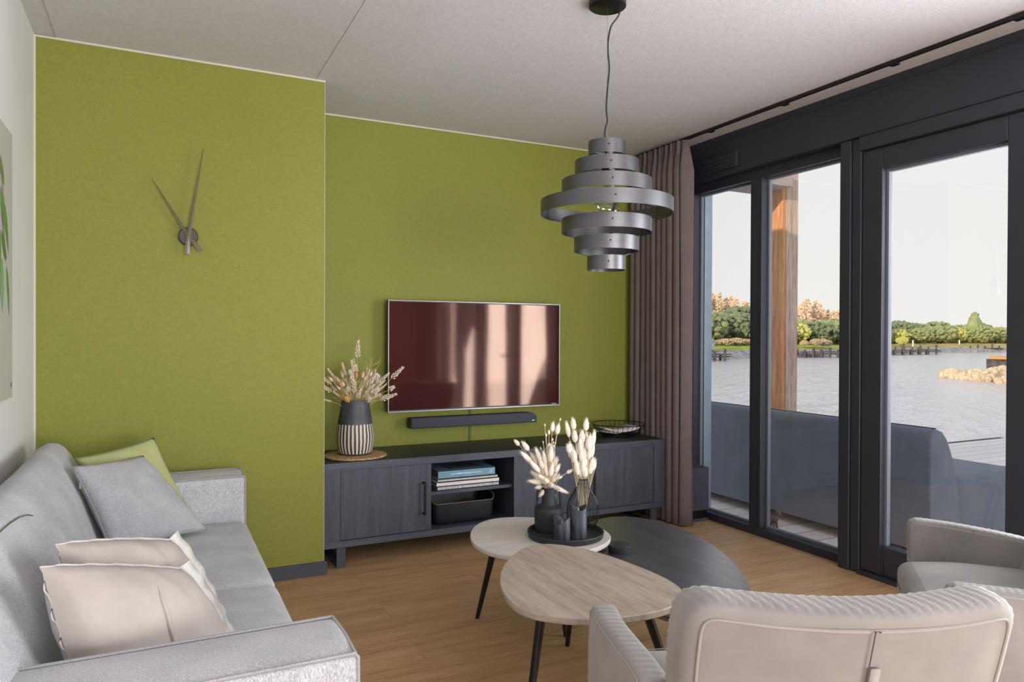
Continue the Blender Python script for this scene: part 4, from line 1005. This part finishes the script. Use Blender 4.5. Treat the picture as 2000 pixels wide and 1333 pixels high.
# small animal figurine on the deck
fg = thing('figurine', 'small brown animal figurine on the deck outside the window', 'figurine', (3.97, 3.76, -.12))
FX, FY = 3.97, 3.76
b = MB().tube([(FX, FY, -.118), (FX, FY, -.112)], [.045, .040], 14)
for dx, dy in ((-.016, .012), (.016, .012), (-.016, -.02), (.016, -.02)): b.tube([(FX + dx, FY + dy, -.115), (FX + dx * .8, FY + dy * .8, -.065)], [.007, .010], 8)
b.ball((FX, FY, -.045), .032, 2, .8, 1.25, .8); b.tube([(FX, FY - .02, -.035), (FX + .004, FY - .035, -.005)], [.016, .013], 8); b.ball((FX + .004, FY - .045, .005), .019, 2, .9, 1.2, .9)
b.ball((FX + .004, FY - .068, -.002), .010, 1); b.tube([(FX - .01, FY - .04, .018), (FX - .018, FY - .035, .036)], [.007, .002], 6); b.tube([(FX + .018, FY - .04, .018), (FX + .026, FY - .035, .036)], [.007, .002], 6)
b.tube([(FX, FY + .035, -.035), (FX, FY + .055, -.01)], [.007, .003], 6)
obj('figurine_body', b, M['statue'], fg)

# ------------------------------------------------------------------ water, banks
WZL = -1.0
struct('water', MB().add([(3.6, -200, WZL), (600, -200, WZL), (600, 400, WZL), (-200, 400, WZL), (-200, 5, WZL), (3.6, 5, WZL)], [(0, 1, 2, 3, 4, 5)]), M['water'], smooth=False)
def polar(deg, r): return (r * sin(radians(deg)), r * cos(radians(deg)))
shore = [(20, 60), (30, 64), (36, 68), (40.5, 72), (43, 75), (46, 84), (49.5, 91), (53, 104), (57, 125), (61, 145), (66, 170), (75, 200), (88, 230)]
rings_ = [(0, -1.02), (1.5, -.55), (3.5, -.15), (7, .10), (14, .22), (40, .45), (260, 1.2)]
def shr(d):
    for i in range(len(shore) - 1):
        if shore[i][0] <= d <= shore[i + 1][0]:
            f = (d - shore[i][0]) / (shore[i + 1][0] - shore[i][0]); return shore[i][1] * (1 - f) + shore[i + 1][1] * f
    return shore[0][1] if d < shore[0][0] else shore[-1][1]
b = MB(); K = 240; vs = []
for i in range(K + 1):
    d = 20 + 68 * i / K
    for j, (o_, z_) in enumerate(rings_):
        r = shr(d) + o_ + (noise.noise(Vector((d * .7, j, 0))) * 1.2 if j < 5 else 0); x, y = polar(d, r)
        vs.append((x, y, z_ + (.12 * noise.noise(Vector((d * 3, j * 2.1, 5))) if 0 < j < 5 else 0)))
kk = len(rings_); b.add(vs, [(i * kk + j, (i + 1) * kk + j, (i + 1) * kk + j + 1, i * kk + j + 1) for i in range(K) for j in range(kk - 1)])
struct('ground', b, M['land'], ang=180)

# trees
def crown_mesh(name, mat, n, rx, rz, blob, seed, sparse=False, cone=False):
    rg = random.Random(seed); b = MB()
    if not sparse: b.ball((0, 0, rz), 1, 2, rx * .72, rx * .72, rz * .80 if not cone else rz * .8, None, .12, rg)
    for i in range(n):
        z_ = rg.uniform(-1, 1); q = rg.uniform(0, 2 * pi); r = sqrt(max(0, 1 - z_ * z_))
        if cone: r = (1 - (z_ + 1) / 2) * 1.15 + .05
        k = rg.uniform(.72, 1.0) if not sparse else rg.uniform(.1, 1.0)
        p = (rx * r * cos(q) * k, rx * r * sin(q) * k, rz + rz * z_ * .9)
        b.ball(p, blob * rg.uniform(.55, 1.2), 1, rg.uniform(.7, 1.2), rg.uniform(.7, 1.2), rg.uniform(.7, 1.2), None, .25, rg)
    return b.mesh(name, mat, False)
CR = {}
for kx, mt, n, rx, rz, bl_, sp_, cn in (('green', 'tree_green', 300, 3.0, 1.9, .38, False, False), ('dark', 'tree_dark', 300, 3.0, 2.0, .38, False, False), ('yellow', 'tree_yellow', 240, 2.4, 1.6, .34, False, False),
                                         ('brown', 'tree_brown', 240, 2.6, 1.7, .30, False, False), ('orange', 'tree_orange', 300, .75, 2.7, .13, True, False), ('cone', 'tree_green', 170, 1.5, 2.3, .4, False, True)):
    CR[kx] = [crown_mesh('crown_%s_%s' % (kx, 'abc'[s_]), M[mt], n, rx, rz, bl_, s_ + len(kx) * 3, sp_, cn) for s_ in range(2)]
trk = MB().tube([(0, 0, 0), (.05, 0, 1.2), (0, .05, 2.4)], [.16, .11, .06], 7).mesh('trunk', M['trunk'])
TL_ = {'green': 'mid green bushy tree', 'dark': 'dark green bushy tree', 'yellow': 'sunlit yellow green tree', 'brown': 'bare brownish tree',
       'orange': 'tall feathery orange tree', 'cone': 'pointed conical green tree on the far bank'}
def tree(kind, deg, r, s, zs=1.0, lbl=None):
    x, y = polar(deg, r); gz = .15
    wn = 'behind the curtain edge' if deg < 40.8 else 'seen through the first narrow window' if deg < 45.4 else 'seen past the timber porch post' if deg < 52 else 'seen through the left half of the glass door' if deg < 57.4 else 'seen through the right half of the glass door'
    t = thing('tree', lbl or TL_[kind] + ', ' + wn, 'tree', (x, y, gz), rg.uniform(0, 6), group=None if lbl else kind + ' trees ' + wn)
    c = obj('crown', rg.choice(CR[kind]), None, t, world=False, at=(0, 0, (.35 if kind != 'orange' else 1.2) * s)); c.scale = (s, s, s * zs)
    k = obj('trunk', trk, None, t, world=False); k.scale = (s, s, s * (1.0 if kind != 'orange' else 1.7))
rg = random.Random(21)
def tdist(d): return shr(d) + 22 + rg.uniform(-2, 8)
d = 40.2
while d < 63.5:
    base_s = 1.42 if d < 46 else (1.18 if d < 52.5 else 1.12)
    if d < 46: kind = rg.choice(['green', 'dark', 'yellow', 'brown', 'green', 'yellow'])
    elif d < 52.5: kind = rg.choice(['green', 'green', 'dark', 'brown', 'yellow'])
    else: kind = rg.choice(['green', 'green', 'dark', 'green', 'yellow', 'dark'])
    tree(kind, d, tdist(d), base_s * rg.uniform(.75, .92), rg.uniform(.75, .95)); d += rg.uniform(.62, 1.0) * (1 if d < 52 else .85)
d = 40.4
while d < 63.5:
    kind = rg.choice(['green', 'dark', 'brown']); tree(kind, d, tdist(d) + 9, (1.5 if d < 46 else 1.15) * rg.uniform(.8, .95), .95); d += rg.uniform(.9, 1.4)
d = 40.3
while d < 51.6:
    tree('orange', d, tdist(d) + 14, (1.18 if d < 46 else 1.12) * rg.uniform(.8, 1.1), .95); d += rg.uniform(.18, .36)
tree('cone', 59.25, shr(59.2) + 26, 1.22, 1.0, 'pointed conical green tree standing above the far tree line')
tree('yellow', 55.0, shr(55) + 5, .36, 1.0, 'small round yellow green bush by the water beside the pier')
for d_ in (48.6, 49.4, 49.9, 50.2): tree('brown', d_, shr(d_) + 4.5, .26 * rg.uniform(.8, 1.2), .9)
for d_ in (41.6, 42.2, 43.0, 43.8, 44.5): tree('brown', d_, shr(d_) + 15, .40 * rg.uniform(.8, 1.2), .6)

# piers
def pier(label, d0, r0, d1, r1, posts, z_=-.45, hi=.25, wd=1.6):
    a = Vector(polar(d0, r0)); c = Vector(polar(d1, r1)); dr = (c - a); L = dr.length; dr.normalize(); nn = Vector((-dr.y, dr.x))
    t = thing('pier', label, 'pier', (a.x, a.y, WZL), atan2(dr.y, dr.x), group='wooden piers along the far bank')
    obj('pier_deck', MB().box(0, L, -wd / 2, wd / 2, z_ + 1.0, z_ + 1.10).box(0, L, -wd / 2, -wd / 2 + .12, z_ + .78, z_ + .92), M['pier'], t, world=False, smooth=False)
    for k in range(posts):
        x = L * (k + .3) / posts
        obj('pile', MB().tube([(x, -wd / 2 - .1, -.6), (x, -wd / 2 - .1, 1.0 + z_ + hi + (.25 if k % 2 else 0))], .13, 8), M['pier'], t, world=False)
        obj('pile', MB().tube([(x + .5, wd / 2, -.6), (x + .5, wd / 2, 1.0 + z_ + .1 + (.3 if k % 2 == 0 else 0))], .12, 8), M['pier'], t, world=False)
pier('weathered wooden pier seen in the leftmost window', 38.5, 70, 43.15, 73.2, 6, hi=.35)
pier('weathered wooden pier seen beside the timber post', 48.1, 88, 51.4, 93, 6, hi=.35)
pier('dark wooden pier straight across the water, seen through the door', 54.0, 108, 57.0, 118, 6, hi=.5)
pier('short dark pier farthest away at the right of the door view', 58.6, 138, 60.6, 146, 5, hi=.5)
# boat under a tarpaulin
x, y = polar(41.2, 76)
bo = thing('covered_boat', 'boat under a pale blue tarpaulin on the bank by the curtain', 'boat', (x, y, -.1), radians(20))
obj('hull', MB().loft([[(X_, -1.0 * w_, .75), (X_, 1.0 * w_, .75), (X_, .6 * w_, .1), (X_, -.6 * w_, .1)] for X_, w_ in ((-2.4, .9), (0, 1.0), (1.6, .8), (2.8, .1))]), M['white'], bo, world=False)
obj('tarpaulin', MB().loft([[(X_, -1.05 * w_, .76), (X_, -.5 * w_, hh), (X_, .5 * w_, hh), (X_, 1.05 * w_, .76)] for X_, w_, hh in ((-2.3, .9, 1.9), (0, 1.0, 2.1), (.7, .95, 2.0), (1.6, .8, .95))]), M['tarp'], bo, world=False)
# white marker posts on the bank
for i, (d_, r_) in enumerate(((58.4, 146), (55.65, 121))):
    x, y = polar(d_, r_); tag(obj('marker_post', MB().tube([(x, y, 0), (x, y, .95)], .11, 8), M['white']), ('slim white marker post on the golden bank under the conical tree', 'slim white marker post on the bank above the dark pier')[i], 'marker post')

# rock groyne with a landing stage
RK = []
for i in range(6):
    rr = random.Random(40 + i); bm_ = MB().ball((0, 0, 0), 1, 2, rr.uniform(.8, 1.25), rr.uniform(.7, 1.1), rr.uniform(.55, .85), None, .16, rr)
    RK.append(bm_.mesh('rock', M['rock'], False))
rg = random.Random(8)
A = Vector((40.6, 25.8)); B = Vector((38.6, 14.0)); dirv = (B - A).normalized(); nn = Vector((dirv.y, -dirv.x))
for i in range(190):
    f = rg.random() ** .8; hw = .3 + 2.6 * smoothstep(0, .75, f); lat = rg.uniform(-1, 1)
    hgt = (.25 + .95 * smoothstep(0, .8, f)) * (1 - abs(lat) ** 1.5)
    p = A + dirv * (f * 12.0) + nn * lat * hw; s_ = rg.uniform(.24, .42)
    o = bpy.data.objects.new('rock', RK[i % 6]); COL.objects.link(o); o.location = (p.x, p.y, WZL + hgt * rg.uniform(.8, 1.0) + .02); o.scale = (s_, s_, s_); o.rotation_euler = (rg.uniform(0, 6), rg.uniform(0, 6), rg.uniform(0, 6))
    tag(o, 'pale sunlit boulder in the rock heap at the water edge', 'rock', 'boulders of the rock heap')
ls = thing('landing_stage', 'orange timber landing stage above the rock heap', 'landing stage', (44.5, 24, WZL))
obj('stage_deck', MB().box(43.5, 47.5, 18.0, 25.0, .05, .22), M['plat'], ls, smooth=False)
obj('stage_skirt', MB().box(43.7, 47.3, 18.2, 25.3, -.5, .05), M['pier'], ls, smooth=False)
for y_ in (24.3, 23.2): obj('bollard', MB().tube([(44.6, y_, .22), (44.6, y_, .75)], .14, 10), M['soffit'], ls)
